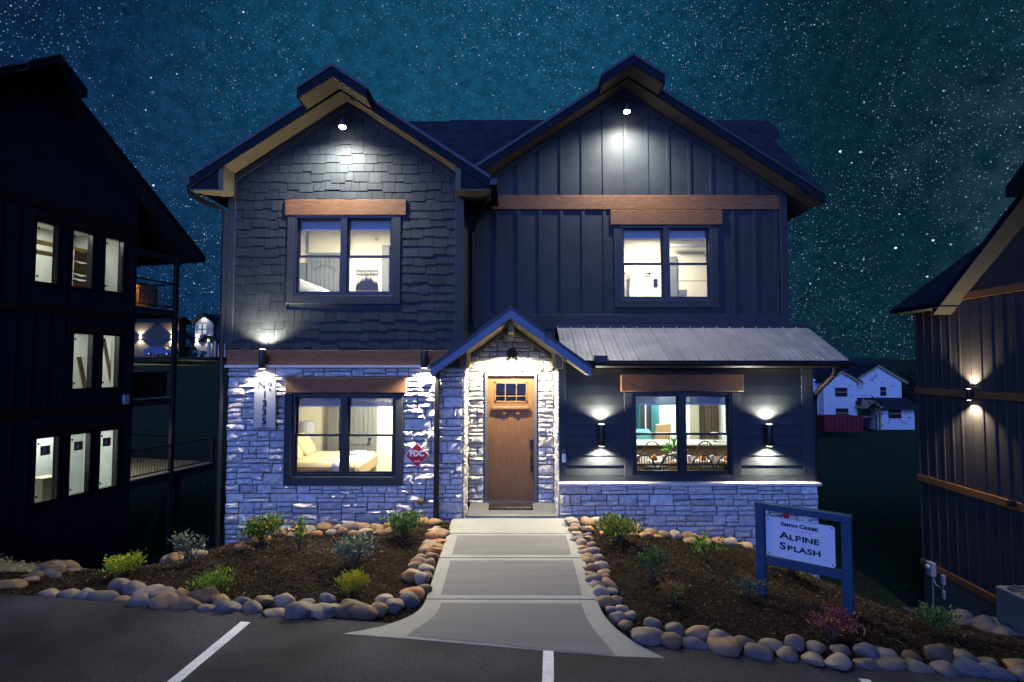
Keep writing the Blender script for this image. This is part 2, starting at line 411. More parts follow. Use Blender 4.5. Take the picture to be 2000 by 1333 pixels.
def wob(P, s, a): return a*(np.sin(P[:,0]*s+1.3)*np.sin(P[:,1]*s*1.17+.4)+.5*np.sin(P[:,0]*s*2.3+P[:,1]*s*1.9))
HOUSE = (-5.0, 5.3)
def terr(P):
    z = G_arr(P)+wob(P, .9, .03)*np.clip((P[:,1]-2)/6, 0, 1)+wob(P, .11, .25)*np.clip((P[:,1]-20)/30, 0, 1)
    return z
xs = np.concatenate([np.linspace(-260,-40,12)[:-1], np.linspace(-40,-14,14)[:-1], np.linspace(-14,14,81)[:-1], np.linspace(14,50,22)[:-1], np.linspace(50,260,12)])
ys = np.concatenate([np.linspace(-60,-5,10)[:-1], np.linspace(-5,12,60)[:-1], np.linspace(12,60,30)[:-1], np.linspace(60,420,20)])
hill = lambda x, y: not (HOUSE[0] < x < HOUSE[1] and 1.1 < y < 7)
g = grid_obj('ground', xs, ys, terr, M['grass'], hill); struct(g)
dirt = [(-7.2,.6),(-5.6,.5),(-5.4,10),(-7,14),(-11.5,12),(-12.2,7.5),(-11,4)]
dirt2 = [(5.9,.4),(7.2,.9),(9.6,2.0),(13.8,6),(14,10),(9,11.5),(6,10)]
for nm, d in (('dirt_yard', dirt), ('dirt_yard', dirt2)):
    xa = [p[0] for p in d]; ya = [p[1] for p in d]
    o = grid_obj(nm, np.arange(min(xa), max(xa), .3), np.arange(min(ya), max(ya), .3), lambda P: terr(P)+.05, M['dirt'], lambda x, y, d=d: inside(d, x, y)); struct(o)

# parking area with its painted bay lines
PK = [( -60,-3.55),(-6.5,-3.55),(-5.2,-3.62),(-3.5,-3.72),(-1.65,-3.80),(1.6,-4.02),(3.3,-4.18),(4.95,-4.36),(7.5,-4.62),(60,-6)]
def edge_y(x):
    for (a, b), (c, d) in zip(PK, PK[1:]):
        if a <= x <= c: return b+(d-b)*(x-a)/(c-a)
    return PK[-1][1]
mb = MB(); xs2 = sorted(set([-60,-30,-9,9,30,60]+[p[0] for p in PK]+[i*.5 for i in range(-17, 18)]))
vs = [(x, edge_y(x)+.25, asphalt_z(x, 0)) for x in xs2]+[(x, -45, asphalt_z(x, 0)) for x in xs2]; k = len(xs2)
mb.add(vs, [(i+k, i+1+k, i+1, i) for i in range(k-1)])
lot = struct(mb.build('parking_lot', M['asphalt']))
def bay_line(p0, p1, w=.105):
    p0 = Vector(p0); p1 = Vector(p1); d = (p1-p0).normalized(); s = Vector((d.y, -d.x))*w/2; n = 24; m = MB(); vs = []
    for i in range(n+1):
        q = p0+(p1-p0)*i/n
        for sg in (-1, 1):
            j = sg*(1+random.uniform(-.05, .05)); x, y = q.x+s.x*j, q.y+s.y*j; vs.append((x, y, asphalt_z(x, y)+.004))
    m.add(vs, [(2*i, 2*i+1, 2*i+3, 2*i+2) for i in range(n)])
    return m.build('parking_line', M['line'], lot)
l1 = on_ground(480, 1219, asphalt_z); l1b = on_ground(342, 1333, asphalt_z); dl = (l1b-l1)
bay_line(l1.xy, (l1+dl*6).xy)
l2 = on_ground(1071, 1268, asphalt_z); bay_line(l2.xy, (l2.x-.075*6, l2.y-6))
l3 = on_ground(1687, 1329, asphalt_z); bay_line(l3.xy, (l3.x-.05*6, l3.y-6))

# front walk: landing in the recess, five slabs, the last one flared to the parking edge
walk = struct(thing('front_walk', 'x', 'y')); del walk['label']; del walk['category']
def sheet(poly, zf, name, material, parent, thick=.14, dz=0.0):
    m = MB(); n = len(poly)
    vs = [(x, y, zf(x, y)+dz) for x, y in poly]+[(x, y, zf(x, y)+dz-thick) for x, y in poly]
    m.add(vs, [tuple(range(n))]+[(i, (i+1) % n, (i+1) % n+n, i+n) for i in range(n)])
    return m.build(name, material, parent)
wz = lambda x, y: walk_z(y) if y > -2.9 else walk_z(-2.9)+(y+2.9)/(-1.05)*((-.234-.05*x)-walk_z(-2.9))
LX0, LX1 = -1.045, 1.035
sheet([(-.80,.0),(.80,.0),(.80,.93),(-.80,.93)], lambda x, y: .0+.008*(y), 'landing', M['conc'], walk, .2)
cuts = [-.035, -.77, -1.72, -2.93]
for a, b in zip(cuts, cuts[1:]):
    s_ = sheet([(LX0,b+.012),(LX1,b+.012),(LX1,a-.012),(LX0,a-.012)], wz, 'walk_slab', M['conc'], walk)
    if a < -.1: sheet([(LX0+.17,b+.11),(LX1-.17,b+.11),(LX1-.17,a-.10),(LX0+.17,a-.10)], wz, 'broomed_panel', M['broom'], s_, .001, .004)
def flare(x0, sgn, w, n=9):
    pts = []
    for i in range(n+1):
        t = i/n; y = -2.942-(.90 if sgn < 0 else 1.12)*t; pts.append((x0+sgn*(.72 if sgn < 0 else .60)*(t**2.6)*w, y))
    return pts
Lf = flare(LX0, -1, 1.0); Rf = flare(LX1, 1, 1.0)
def lerp_grid(left, right, name, material, parent, dz, nx=14, skirt=True):
    m = MB(); vs = []; k = len(left)
    for (xa, ya), (xb, yb) in zip(left, right):
        for i in range(nx+1):
            t = i/nx; x, y = xa+(xb-xa)*t, ya+(yb-ya)*t; vs.append((x, y, wz(x, y)+dz))
    fs = [(r*(nx+1)+i, r*(nx+1)+i+1, (r+1)*(nx+1)+i+1, (r+1)*(nx+1)+i) for r in range(k-1) for i in range(nx)]
    if skirt:
        o = len(vs); vs += [(vs[(k-1)*(nx+1)+i][0], vs[(k-1)*(nx+1)+i][1], vs[(k-1)*(nx+1)+i][2]-.12) for i in range(nx+1)]
        fs += [((k-1)*(nx+1)+i, (k-1)*(nx+1)+i+1, o+i+1, o+i) for i in range(nx)]
    m.add(vs, fs); return m.build(name, material, parent)
s_ = lerp_grid(Lf, Rf, 'walk_slab', M['conc'], walk, 0)
Li = [(x+.20+.10*(k/9)**2+.34*(k/9)**5, y-.09+.000*k) for k, (x, y) in enumerate(flare(LX0, -1, 1.0))][:9]; Ri = [(x-.20-.08*(k/9)**2-.28*(k/9)**5, y-.09) for k, (x, y) in enumerate(flare(LX1, 1, 1.0))][:9]
lerp_grid(Li, Ri, 'broomed_panel', M['broom'], s_, .004, skirt=False)
sheet([(LX0+.01,-2.96),(LX1-.01,-2.96),(LX1-.01,-.02),(LX0+.01,-.02)], lambda x, y: wz(x, y)-.02, 'expansion_joint', M['joint'], walk, .02)
for o in kids(walk): pass

# planting beds
def gpt(px, py): return on_ground(px, py, G)
LBED = [(LX0+.03,-.12),(-5.15,-.12),(-5.2,-.9),(-5.9,-1.6),(-6.6,-2.2),(-7.0,-2.6),(-6.9,-3.2),(-6.0,-3.45),(-4.5,-3.55),(-3,-3.65),(-2.0,-3.75),(-1.5,-3.6),(-1.1,-3.15),(LX0+.03,-2.9)]
RBED = [(LX1-.03,-.12),(5.45,-.12),(5.7,-.1),(6.5,.0),(7.6,.75),(8.8,1.25),(10.2,1.75),(12,1.0),(14,-1),(14,-4.6),(9,-4.5),(5,-4.2),(3,-4.0),(1.9,-3.85),(1.45,-3.5),(1.12,-3.1),(LX1-.03,-2.9)]
def bed_z(P): return G_arr(P)+.06+wob(P, 3.1, .018)+wob(P, 8.3, .010)
bed_h = lambda x, y: float(bed_z(np.array([[x, y]], float))[0])
beds = []
for nm, poly in (('mulch_bed', LBED), ('mulch_bed', RBED)):
    xa = [p[0] for p in poly]; ya = [p[1] for p in poly]
    beds.append(struct(grid_obj(nm, np.arange(min(xa), max(xa)+.05, .07), np.arange(min(ya), max(ya)+.05, .07), bed_z, M['mulch'], lambda x, y, p=poly: inside(p, x, y))))
STRAW = [(-6.2,-1.7),(-6.7,-2.3),(-7.2,-2.8),(-7.4,-3.5),(-16,-3.5),(-16,-1.4),(-7,-1.3)]
sb = struct(grid_obj('straw_ground', np.arange(-16,-5.9,.12), np.arange(-3.6,-1.2,.12), lambda P: G_arr(P)+.025+wob(P, 4, .012), M['straw'], lambda x, y: inside(STRAW, x, y)))
PADR = [(10.2,2.2),(9.9,1.5),(12.2,1.1),(15,1.5),(14.5,6.2),(13,6.2),(11.5,4.5)]
struct(grid_obj('straw_ground', np.arange(9,15.2,.15), np.arange(.5,6.3,.15), lambda P: G_arr(P)+.04, M['straw'], lambda x, y: inside(PADR, x, y)))
def scatter(name, poly, n, size, material, zf, near=None, tilt=.6, thin=.22):
    xa = [p[0] for p in poly]; ya = [p[1] for p in poly]; pts = []
    while len(pts) < n:
        c = RNG.uniform((min(xa), min(ya)), (max(xa), max(ya)), (4000, 2))
        pts += [p for p in c if inside(poly, p[0], p[1])]
    P = np.array(pts[:n]); Z = zf(P); L = RNG.uniform(size[0], size[1], n); Wd = L*RNG.uniform(thin*.5, thin*1.5, n)
    a = RNG.uniform(0, 2*np.pi, n); t = RNG.uniform(-tilt, tilt, n); r = RNG.uniform(-.9, .9, n)
    d = np.stack([np.cos(a)*np.cos(t), np.sin(a)*np.cos(t), np.sin(t)], 1); s = np.stack([-np.sin(a)*np.cos(r), np.cos(a)*np.cos(r), np.sin(r)], 1)
    c = np.column_stack([P, Z+.006+np.abs(np.sin(t))*L*.4]); hd = d*(L/2)[:, None]; hs = s*(Wd/2)[:, None]; up = np.array([0, 0, 1])*(Wd*.35)[:, None]
    V = np.stack([c-hd-hs, c-hd+hs, c+hd*.9+hs*.6, c+hd-hs*.7, c+up+hd*.1], 1).reshape(-1, 3)
    i = np.arange(n)*5; Fc = np.stack([np.stack([i,i+1,i+4],1),np.stack([i+1,i+2,i+4],1),np.stack([i+2,i+3,i+4],1),np.stack([i+3,i,i+4],1)],1).reshape(-1, 3)
    me = bpy.data.meshes.new(name); me.from_pydata(V.tolist(), [], Fc.tolist()); me.materials.append(material)
    o = bpy.data.objects.new(name, me); C.objects.link(o); return stuff(o)
tag(scatter('mulch_chips', LBED, 26000, (.015,.06), M['chip'], bed_z), 'dark wood mulch chips spread over the bed left of the walk', 'mulch')
RB2 = [p for p in RBED if p[0] < 9.1]+[]
RB2 = [(LX1+.06,-.12),(5.45,-.12),(5.7,-.1),(6.5,.0),(7.6,.75),(8.6,1.15),(8.0,-3),(7.5,-4.5),(5,-4.2),(3,-4.0),(1.9,-3.85),(1.45,-3.5),(1.2,-3.0)]
tag(scatter('mulch_chips', RB2, 30000, (.015,.06), M['chip'], bed_z), 'dark wood mulch chips spread over the bed right of the walk', 'mulch')
LITTER = mat('pale_chip', (.20,.15,.09), .9, var=(30, .5))
tag(scatter('pale_litter', LBED, 900, (.015,.05), LITTER, lambda P: bed_z(P)+.01), 'pale bits of bark and leaf lying on the left mulch bed', 'litter')
tag(scatter('pale_litter', RB2, 1100, (.015,.05), LITTER, lambda P: bed_z(P)+.01), 'pale bits of bark and leaf lying on the right mulch bed', 'litter')
tag(scatter('straw', STRAW, 9000, (.06,.2), M['strawblade'], lambda P: G_arr(P)+.035, thin=.05), 'dry straw lying beside the dark house on the left', 'straw')

# ------------------------------------------------------------------ the main house
H = thing('house', 'two storey charcoal house with twin gables, ledge stone base and lit entry, facing the walk', 'house')
def walls(name, x0, x1, z0, z1, y0, y1, holes, material, parent=H, **kw):
    xs_ = sorted({x0, x1, *[c for h in holes for c in h[:2] if x0 < c < x1]}); zs_ = sorted({z0, z1, *[c for h in holes for c in h[2:] if z0 < c < z1]})
    m = MB()
    for a, b in zip(xs_, xs_[1:]):
        run = None
        for c, d in zip(zs_, zs_[1:]):
            cx, cz = (a+b)/2, (c+d)/2
            if any(h[0] < cx < h[1] and h[2] < cz < h[3] for h in holes):
                if run: m.box(a, b, y0, y1, *run); run = None
            else: run = (run[0], d) if run else (c, d)
        if run: m.box(a, b, y0, y1, *run)
    return m.build(name, material, parent, **kw)
WLL = (-3.88,-2.05,.70,2.15); WUL = (-3.91,-2.13,3.90,5.35); WLR = (2.16,3.94,.69,2.17); WUR = (2.15,3.94,3.93,5.42)
DOOR = (-.475,.432,.03,2.45); DH = (-.53,.487,-.02,2.51)
PXL, PXR = -.872, .842      # the two cheeks of the entry recess
# shells
walls('stone_backing', -5.03, PXL, -1.2, 2.63, 0, .2, [WLL], M['mortar'])
m = MB(); m.box(-5.06,-1.40,-.13,0,2.615,2.66); m.build('stone_ledge', M['ledge'], H)
walls('upper_wall', -5.10, PXL, 2.63, 5.78, 0, .2, [WUL], M['trim'])
LG = dict(xc=-2.99, zr=7.66, sl=.66, half=2.60); RG = dict(xc=2.235, zr=8.40, sl=.655, half=3.72)
m = MB(); m.prism([(-5.10,5.78),(PXL,5.78),(PXL,7.42-.66*2.12-.0),(-2.99,7.42),(-5.10,7.42-.66*2.11)], 0, .2, 'y'); m.build('gable_wall', M['trim'], H)
m = MB(); m.box(-5.10,-4.9,.2,7,-1.2,5.78); m.box(PXL-.2,PXL,.2,.95,-.5,5.9); m.box(5.2,5.40,.3,1.0,-1.4,3.0); m.box(5.24,5.44,1.15,7,-1.6,6.0); m.box(PXR,PXR+.2,.3,.95,-.6,2.9); m.box(-5.1,5.44,6.9,7.1,-4,6.0); m.build('side_wall', M['trim'], H)
walls('entry_backing', PXL, PXR, -.2, 3.3, .96, 1.12, [DH], M['mortar'])
walls('upper_wall', PXL, 5.44, 3.30, 6.05, .96, 1.16, [WUR], M['siding'])
m = MB(); m.prism([(PXL,6.05),(5.44,6.05),(5.44,6.10),(2.235,8.16),(PXL,6.16)], .96, 1.16, 'y'); m.build('gable_wall', M['siding'], H)
walls('lower_wall', PXR, 5.40, .55, 2.80, .12, .30, [WLR], M['siding'])
walls('stone_backing', PXR, 5.42, -1.6, .55, .06, .30, [], M['mortar'])
m = MB(); m.bbox(PXR-.02,5.45,-.05,.11,.535,.585,.008); m.build('stone_ledge', M['ledge'], H)

# ledge stone: every stone its own piece, cut to the edges of walls and openings
def stone_mesh(i):
    nx, nz = 4, 3; vs = []; fs = []; r = random.Random(100+i)
    for j in range(nz+1):
        for k in range(nx+1):
            x, z = k/nx, j/nz; e = (k in (0, nx)) or (j in (0, nz))
            y = -1+(r.uniform(.22, .60) if e else r.uniform(-.22, .30))
            vs.append((min(1, max(0, x+(0 if k in (0, nx) else r.uniform(-.07, .07))))+(r.uniform(0, .02) if k == 0 else -r.uniform(0, .02) if k == nx else 0), y, min(1, max(0, z+(r.uniform(0, .05) if j == 0 else -r.uniform(0, .05) if j == nz else r.uniform(-.08, .08))))))
    for j in range(nz):
        for k in range(nx):
            a = j*(nx+1)+k; fs.append((a, a+1, a+nx+2, a+nx+1))
    o = len(vs); ring = [k for k in range(nx+1)]+[(j+1)*(nx+1)-1 for j in range(1, nz+1)]+[nz*(nx+1)+k for k in range(nx-1, -1, -1)]+[j*(nx+1) for j in range(nz-1, 0, -1)]
    for q in ring: x, y, z = vs[q]; vs.append((x, 0, z))
    n = len(ring)
    for q in range(n): fs.append((ring[q], ring[(q+1) % n], o+(q+1) % n, o+q))
    mb_ = MB(); mb_.add(vs, fs); return mb_.mesh('stone', M['stone'])
SM = [stone_mesh(i) for i in range(14)]
ALLST = []
def ashlar(x0, x1, z0, z1, place, holes=(), seed=1, limit=None, hmin=.14, hmax=.225, wmin=.18, wmax=.50):
    r = random.Random(seed); zb = [z0]; marks = sorted({h[2] for h in holes} | {h[3] for h in holes} | {z1}); marks = [q for q in marks if z0 < q <= z1]
    for q in marks:
        span = q-zb[-1]; n = max(1, round(span/((hmin+hmax)/2))); s0 = zb[-1]; w = [r.uniform(.8, 1.2) for _ in range(n)]; t = sum(w)
        for u in w: s0 += u/t*span; zb.append(s0)
    for a, b in zip(zb, zb[1:]):
        spans = [(x0, x1)]
        for h in holes:
            if h[2] < b-.01 and h[3] > a+.01:
                ns = []
                for s_, e in spans:
                    if h[0] > s_: ns.append((s_, min(e, h[0])))
                    if h[1] < e: ns.append((max(s_, h[1]), e))
                spans = [q for q in ns if q[1]-q[0] > .03]
        for s_, e in spans:
            x = s_
            while x < e-.02:
                w = r.uniform(wmin, wmax)
                if e-(x+w) < wmin*.7: w = e-x
                k = r.random(); h = b-a
                rows = [(a, b)] if k < .30 or h < .13 else ([(a, a+h*r.uniform(.4, .6)), None] if k < .9 else [(a, a+h/3), None])
                if rows[-1] is None: rows[-1] = (rows[0][1], b)
                for c, d in rows:
                    if w > .34 and r.random() < .35 and (d-c) < .16: f = r.uniform(.35, .65); cutx = [(x, x+w*f), (x+w*f, x+w)]
                    else: cutx = [(x, x+w)]
                    for p, q in cutx:
                        if limit:
                            lo, hi = limit(d); p2, q2 = max(p, lo), min(q, hi)
                            if q2-p2 < .05: continue
                            place(p2, q2, c, d, r)
                        else: place(p, q, c, d, r)
                x += w
J = .006
def front_at(y):
    def pl(p, q, c, d, r): ALLST.append(((p+J, y, c+J), (0,0,0), (q-p-2*J, min(.085 if d > y+.3 and p > .9 else .125, r.choice((r.uniform(.035,.055), r.uniform(.045,.075), r.uniform(.07,.105)))), d-c-2*J), r.randrange(14)))
    return pl
def cheek(x, sgn):
    # a side face of the recess: run along Y
    def pl(p, q, c, d, r): ALLST.append(((x, p+J if sgn > 0 else q-J, c+J), (0,0,math.pi/2*sgn), (q-p-2*J, r.uniform(.02, .05), d-c-2*J), r.randrange(14)))
    return pl
ashlar(-5.04, PXL, -.66, 2.615, front_at(0), [(-4.01,-1.92,.55,2.45)], 3)
ashlar(PXR, 5.42, -1.12, .535, front_at(.06), [], 7)
ashlar(PXL+.03, PXR-.03, .0, 3.28, front_at(.96), [(-.55,.505,-.1,2.53)], 9, limit=lambda zt: (-(3.42-zt)/.72, (3.42-zt)/.72), hmin=.13, hmax=.22, wmin=.14, wmax=.36)
ashlar(.0, .95, -.1, 2.75, cheek(PXL, 1), [], 12, wmin=.2, wmax=.4)
ashlar(.06, .95, -.1, 2.55, cheek(PXR, -1), [], 14, wmin=.2, wmax=.4)
ALLST.sort(key=lambda s: -(s[2][0]*s[2][2]))
big = [s for s in ALLST if s[2][0]*s[2][2] > 0][:300]; rest = ALLST[len(big):]
for l, r_, s, k in big: link('stone', SM[k], H, l, r_, s)
if rest:
    mm = MB()
    for l, r_, s, k in rest:
        X = Matrix.LocRotScale(Vector(l), Matrix.Rotation(r_[2], 3, 'Z'), Vector(s)); o_ = len(mm.v); me = SM[k]
        mm.v += [tuple(X@v.co) for v in me.vertices]; mm.f += [tuple(i+o_ for i in p.vertices) for p in me.polygons]
    stuff(mm.build('small_stone', M['stone'], H))

# shakes on the left gable
SH = MB(); SH.hexa([(0,-.020,0),(1,-.020,0),(1,0,0),(0,0,0),(0,-.006,1),(1,-.006,1),(1,0,1),(0,0,1)]); SHM = SH.mesh('shake', M['shake'])
shk = []; rr = random.Random(21); z = 2.95; row = 0
while z < 7.35:
    hrow = .168; x = -4.975+rr.uniform(-.15, 0)
    while x < -1.03:
        w = rr.uniform(.14, .31); a, b = max(x+.003, -4.975), min(x+w-.003, -1.03); x += w
        zz = z+rr.choice((-.022, 0, .02)); top = zz+hrow+.03
        hw = (7.38-top)/.66
        a, b = max(a, -2.99-hw), min(b, -2.99+hw)
        if b-a < .03: continue
        for lo, hi, zl, zh in ((-4.03,-2.0,3.74,5.36), (-4.085,-1.905,5.34,5.64)):
            if zh > zz+.03 and zl < top-.04:
                if a >= lo-.001 and b <= hi+.001: a = b; break
                if a < lo < b: b = lo
                elif a < hi < b: a = hi
        if b-a < .03: continue
        shk.append((a, b, zz, top))
    z += hrow; row += 1
shk.sort(key=lambda s: -(s[1]-s[0]))
for a, b, c, d in shk[:300]: link('shake', SHM, H, (a, -.002-rr.uniform(0, .006), c), (0,0,0), (b-a, 1.0, d-c))
mm = MB()
for a, b, c, d in shk[300:]: mm.hexa([(a,-.026,c),(b,-.026,c),(b,-.002,c),(a,-.002,c),(a,-.008,d),(b,-.008,d),(b,-.002,d),(a,-.002,d)])
if mm.v: stuff(mm.build('narrow_shake', M['shake'], H))
# corner boards, bands, frieze
def tb(x0, x1, z0, z1, y0, y1, name='corner_board', material='trim', c=.006): mm = MB(); mm.bbox(x0, x1, y0, y1, z0, z1, c); return mm.build(name, M[material], H)
tb(-5.115,-4.98,2.93,6.04,-.035,.05); tb(-1.03,PXL+.008,2.93,6.04,-.035,.05)
tb(5.30,5.455,3.36,6.06,.92,1.0); tb(PXR-.01,PXR+.125,.585,2.75,.085,.15); tb(5.20,5.415,.585,2.75,.085,.15)
tb(-5.07,-1.05,2.66,2.925,-.05,-.002,'band_board','brown'); tb(-1.04,PXL+.012,2.63,2.925,-.05,-.002,'band_board','trim')
tb(PXL+.005,5.295,5.745,6.03,.925,.962,'band_board','brown')
tb(PXL+.1,5.30,3.36,3.66,.935,.962,'skirt_board','trim'); tb(PXR+.12,5.20,.585,.69,.085,.125,'skirt_board','trim')
def frieze(g, y, w=.13, drop=.22):
    for s in (-1, 1):
        mm = MB(); hw = g['w']; z0 = g['zr']-drop
        mm.prism([(g['xc'], z0), (g['xc']+s*hw, z0-g['sl']*hw), (g['xc']+s*hw, z0-w-g['sl']*hw), (g['xc'], z0-w)], y-.032, y-.001, 'y'); mm.build('frieze_board', M['trim'], H)
frieze(dict(LG, w=2.08), 0); frieze(dict(RG, w=3.18), .96)
# board and batten on the right block
for i in range(-8, 9):
    x = 2.26+i*.425
    if not (PXL+.15 < x < 5.25): continue
    top = RG['zr']-.35-RG['sl']*abs(x-RG['xc'])
    if top > 6.08: tb(x-.032, x+.032, 6.03, top, .936, .960, 'batten', 'siding', .004)
    if WUR[0]-.18 < x < WUR[1]+.18: tb(x-.032, x+.032, 3.66, WUR[2]-.16, .936, .960, 'batten', 'siding', .004) if False else None
    else: tb(x-.032, x+.032, 3.66, 5.745, .936, .960, 'batten', 'siding', .004)
# lap boards on the lower right wall
z = .69
while z < 2.72:
    zt = min(z+.178, 2.78)
    if z < 2.17: segs = [(PXR+.126, 2.008), (4.092, 5.199)]
    elif z < 2.45: segs = [(PXR+.125, 1.95), (4.125, 5.20)]
    else: segs = [(PXR+.125, 5.20)]
    for a, b in segs:
        mm = MB(); mm.hexa([(a,.084,z+.003),(b,.084,z+.003),(b,.12,z+.003),(a,.12,z+.003),(a,.112,zt+.01),(b,.112,zt+.01),(b,.12,zt+.01),(a,.12,zt+.01)]); mm.build('lap_board', M['siding'], H)
    z = zt

# windows: two double hung units side by side under a cedar header
def twin_window(W, y, hdr, casing=.13, proud=.03, bottom=.15, blind=.19, face=None):
    x0, x1, z0, z1 = W; f = MB(); xm = (x0+x1)/2; t = .045
    f.box(x0,x0+t,y-.02,y+.11,z0,z1); f.box(x1-t,x1,y-.02,y+.11,z0,z1); f.box(x0+t,x1-t,y-.02,y+.11,z1-t,z1); f.box(x0+t,x1-t,y-.02,y+.11,z0,z0+t); f.box(xm-.055,xm+.055,y-.022,y+.11,z0+t,z1-t)
    w = f.build('window', M['black'], H)
    for a, b in ((x0-casing, x0), (x1, x1+casing)):
        q = MB(); q.bbox(a, b, y-proud, y+.02, z0-bottom, z1, .005); q.build('casing', M['trim'], w)
    q = MB(); q.bbox(x0, x1, y-proud, y+.02, z0-bottom, z0, .005); q.build('casing', M['trim'], w)
    zm = (z0+z1)/2
    for a, b in ((x0+t, xm-.055), (xm+.055, x1-t)):
        for lo, hi, yy in ((z0+t, zm+.012, y+.02), (zm-.030, z1-t, y+.055)):
            s = MB(); e = .032; s.box(a,a+e,yy,yy+.03,lo,hi); s.box(b-e,b,yy,yy+.03,lo,hi); s.box(a+e,b-e,yy,yy+.03,lo,lo+e*1.15); s.box(a+e,b-e,yy,yy+.03,hi-e*1.15,hi); s.build('sash', M['black'], w)
            p = MB(); p.box(a+e,b-e,yy+.012,yy+.017,lo+e,hi-e); p.build('pane', GLASS, w)
        bl = MB(); n = 9
        for k in range(n): zz = z1-t-.05-k*(blind-.06)/n; bl.box(a+.01,b-.01,y+.115,y+.155,zz-.011,zz)
        bl.build('blind', M['blind'], w)
        rl = MB(); rl.box(a+.008,b-.008,y+.11,y+.16,z1-t-.046,z1-t-.02); rl.box(a+.008,b-.008,y+.112,y+.158,z1-t-blind,z1-t-blind+.02); rl.build('blind_rail', M['blindw'], w)
        cd = MB(); cd.tube([(a+.05,y+.112,z1-t-blind),(a+.05,y+.112,z1-t-blind-.42)],.004,5); cd.build('blind_cord', M['blindw'], w)
    if hdr:
        hx0, hx1, hz0, hz1, hp = hdr; q = MB(); q.bbox(hx0,hx1,y-hp,y+.01,hz0,hz1,.008); q.build('window_header', M['brown'], H)
    return w
twin_window(WLL, -.03, (-3.985,-1.865,2.17,2.445,.09), proud=.06)
twin_window(WUL, -.01, (-4.085,-1.905,5.355,5.635,.045))
twin_window(WLR, .10, (1.95,4.125,2.19,2.49,.10), casing=.15, bottom=.02)
twin_window(WUR, .95, (1.945,4.165,5.43,5.73,.05), casing=.14, bottom=.14)

# front door
fr = MB(); fr.box(DH[0],DOOR[0],.90,1.08,.0,2.51); fr.box(DOOR[1],DH[1],.90,1.08,.0,2.51); fr.box(DOOR[0],DOOR[1],.90,1.08,2.45,2.51); fr.build('door_frame', M['jamb'], H)
q = MB(); q.box(DH[0],DH[1],.86,1.05,-.01,.03); q.build('door_sill', M['steel'], H)
q = MB(); dx0, dx1 = DOOR[0], DOOR[1]; LZ0, LZ1 = 1.93, 2.33; lx0, lx1 = dx0+.13, dx1-.13
yF = .985
for a, b, c, d in ((dx0,lx0,.03,2.45),(lx1,dx1,.03,2.45),(lx0,lx1,LZ1,2.45),(lx0,lx1,1.66,LZ0),(lx0,lx1,.03,.33)): q.box(a,b,yF,yF+.045,c,d)
xm = (lx0+lx1)/2; q.box(xm-.055,xm+.055,yF,yF+.045,.33,1.66)
dr = q.build('door', M['door'], H, label='stained brown craftsman front door with small upper panes')
for a, b in ((lx0,xm-.055),(xm+.055,lx1)):
    q = MB(); q.box(a,b,yF+.014,yF+.04,.33,1.66); q.build('door_panel', M['door'], dr)
q = MB(); q.bbox(dx0+.09,dx1-.09,yF-.075,yF,1.80,1.85,.006); q.bbox(dx0+.11,dx1-.11,yF-.05,yF,1.76,1.80,.004); q.build('door_shelf', M['door'], dr)
for s in (-.16, .10):
    q = MB(); q.bbox(xm+s,xm+s+.06,yF-.045,yF,1.70,1.76,.004); q.build('shelf_bracket', M['door'], dr)
q = MB()
for a, b, c, d in ((lx0,lx0+.03,LZ0,LZ1),(lx1-.03,lx1,LZ0,LZ1),(lx0,lx1,LZ0,LZ0+.03),(lx0,lx1,LZ1-.03,LZ1)): q.box(a,b,yF-.012,yF+.03,c,d)
w3 = (lx1-lx0)/3
for k in (1, 2): q.box(lx0+w3*k-.008,lx0+w3*k+.008,yF-.006,yF+.025,LZ0+.03,LZ1-.03)
q.box(lx0+.03,lx1-.03,yF-.005,yF+.024,LZ0+.115,LZ0+.13)
q.build('lite_frame', M['door'], dr)
for k in range(3):
    for c, d in ((LZ0+.03,LZ0+.115),(LZ0+.13,LZ1-.03)):
        q = MB(); q.box(lx0+w3*k+.012,lx0+w3*(k+1)-.012,yF+.008,yF+.013,c,d); q.build('pane', GLASS, dr)
q = MB(); q.bbox(dx1-.085,dx1-.025,yF-.03,yF,1.02,1.22,.008); q.build('keypad_lock', M['black'], dr)
q = MB(); q.bbox(dx1-.075,dx1-.03,yF-.02,yF,.58,.93,.006); q.tube([(dx1-.052,yF-.02,.88),(dx1-.052,yF-.07,.86),(dx1-.052,yF-.07,.68),(dx1-.052,yF-.02,.66)],.013,8); q.build('door_handle', M['lampblack'], dr)
q = MB(); q.lathe([(.02,0),(.024,.02),(.02,.035)],(dx1-.052,yF-.05,.735),10,'y'); q.build('lock_cylinder', M['steel'], dr)

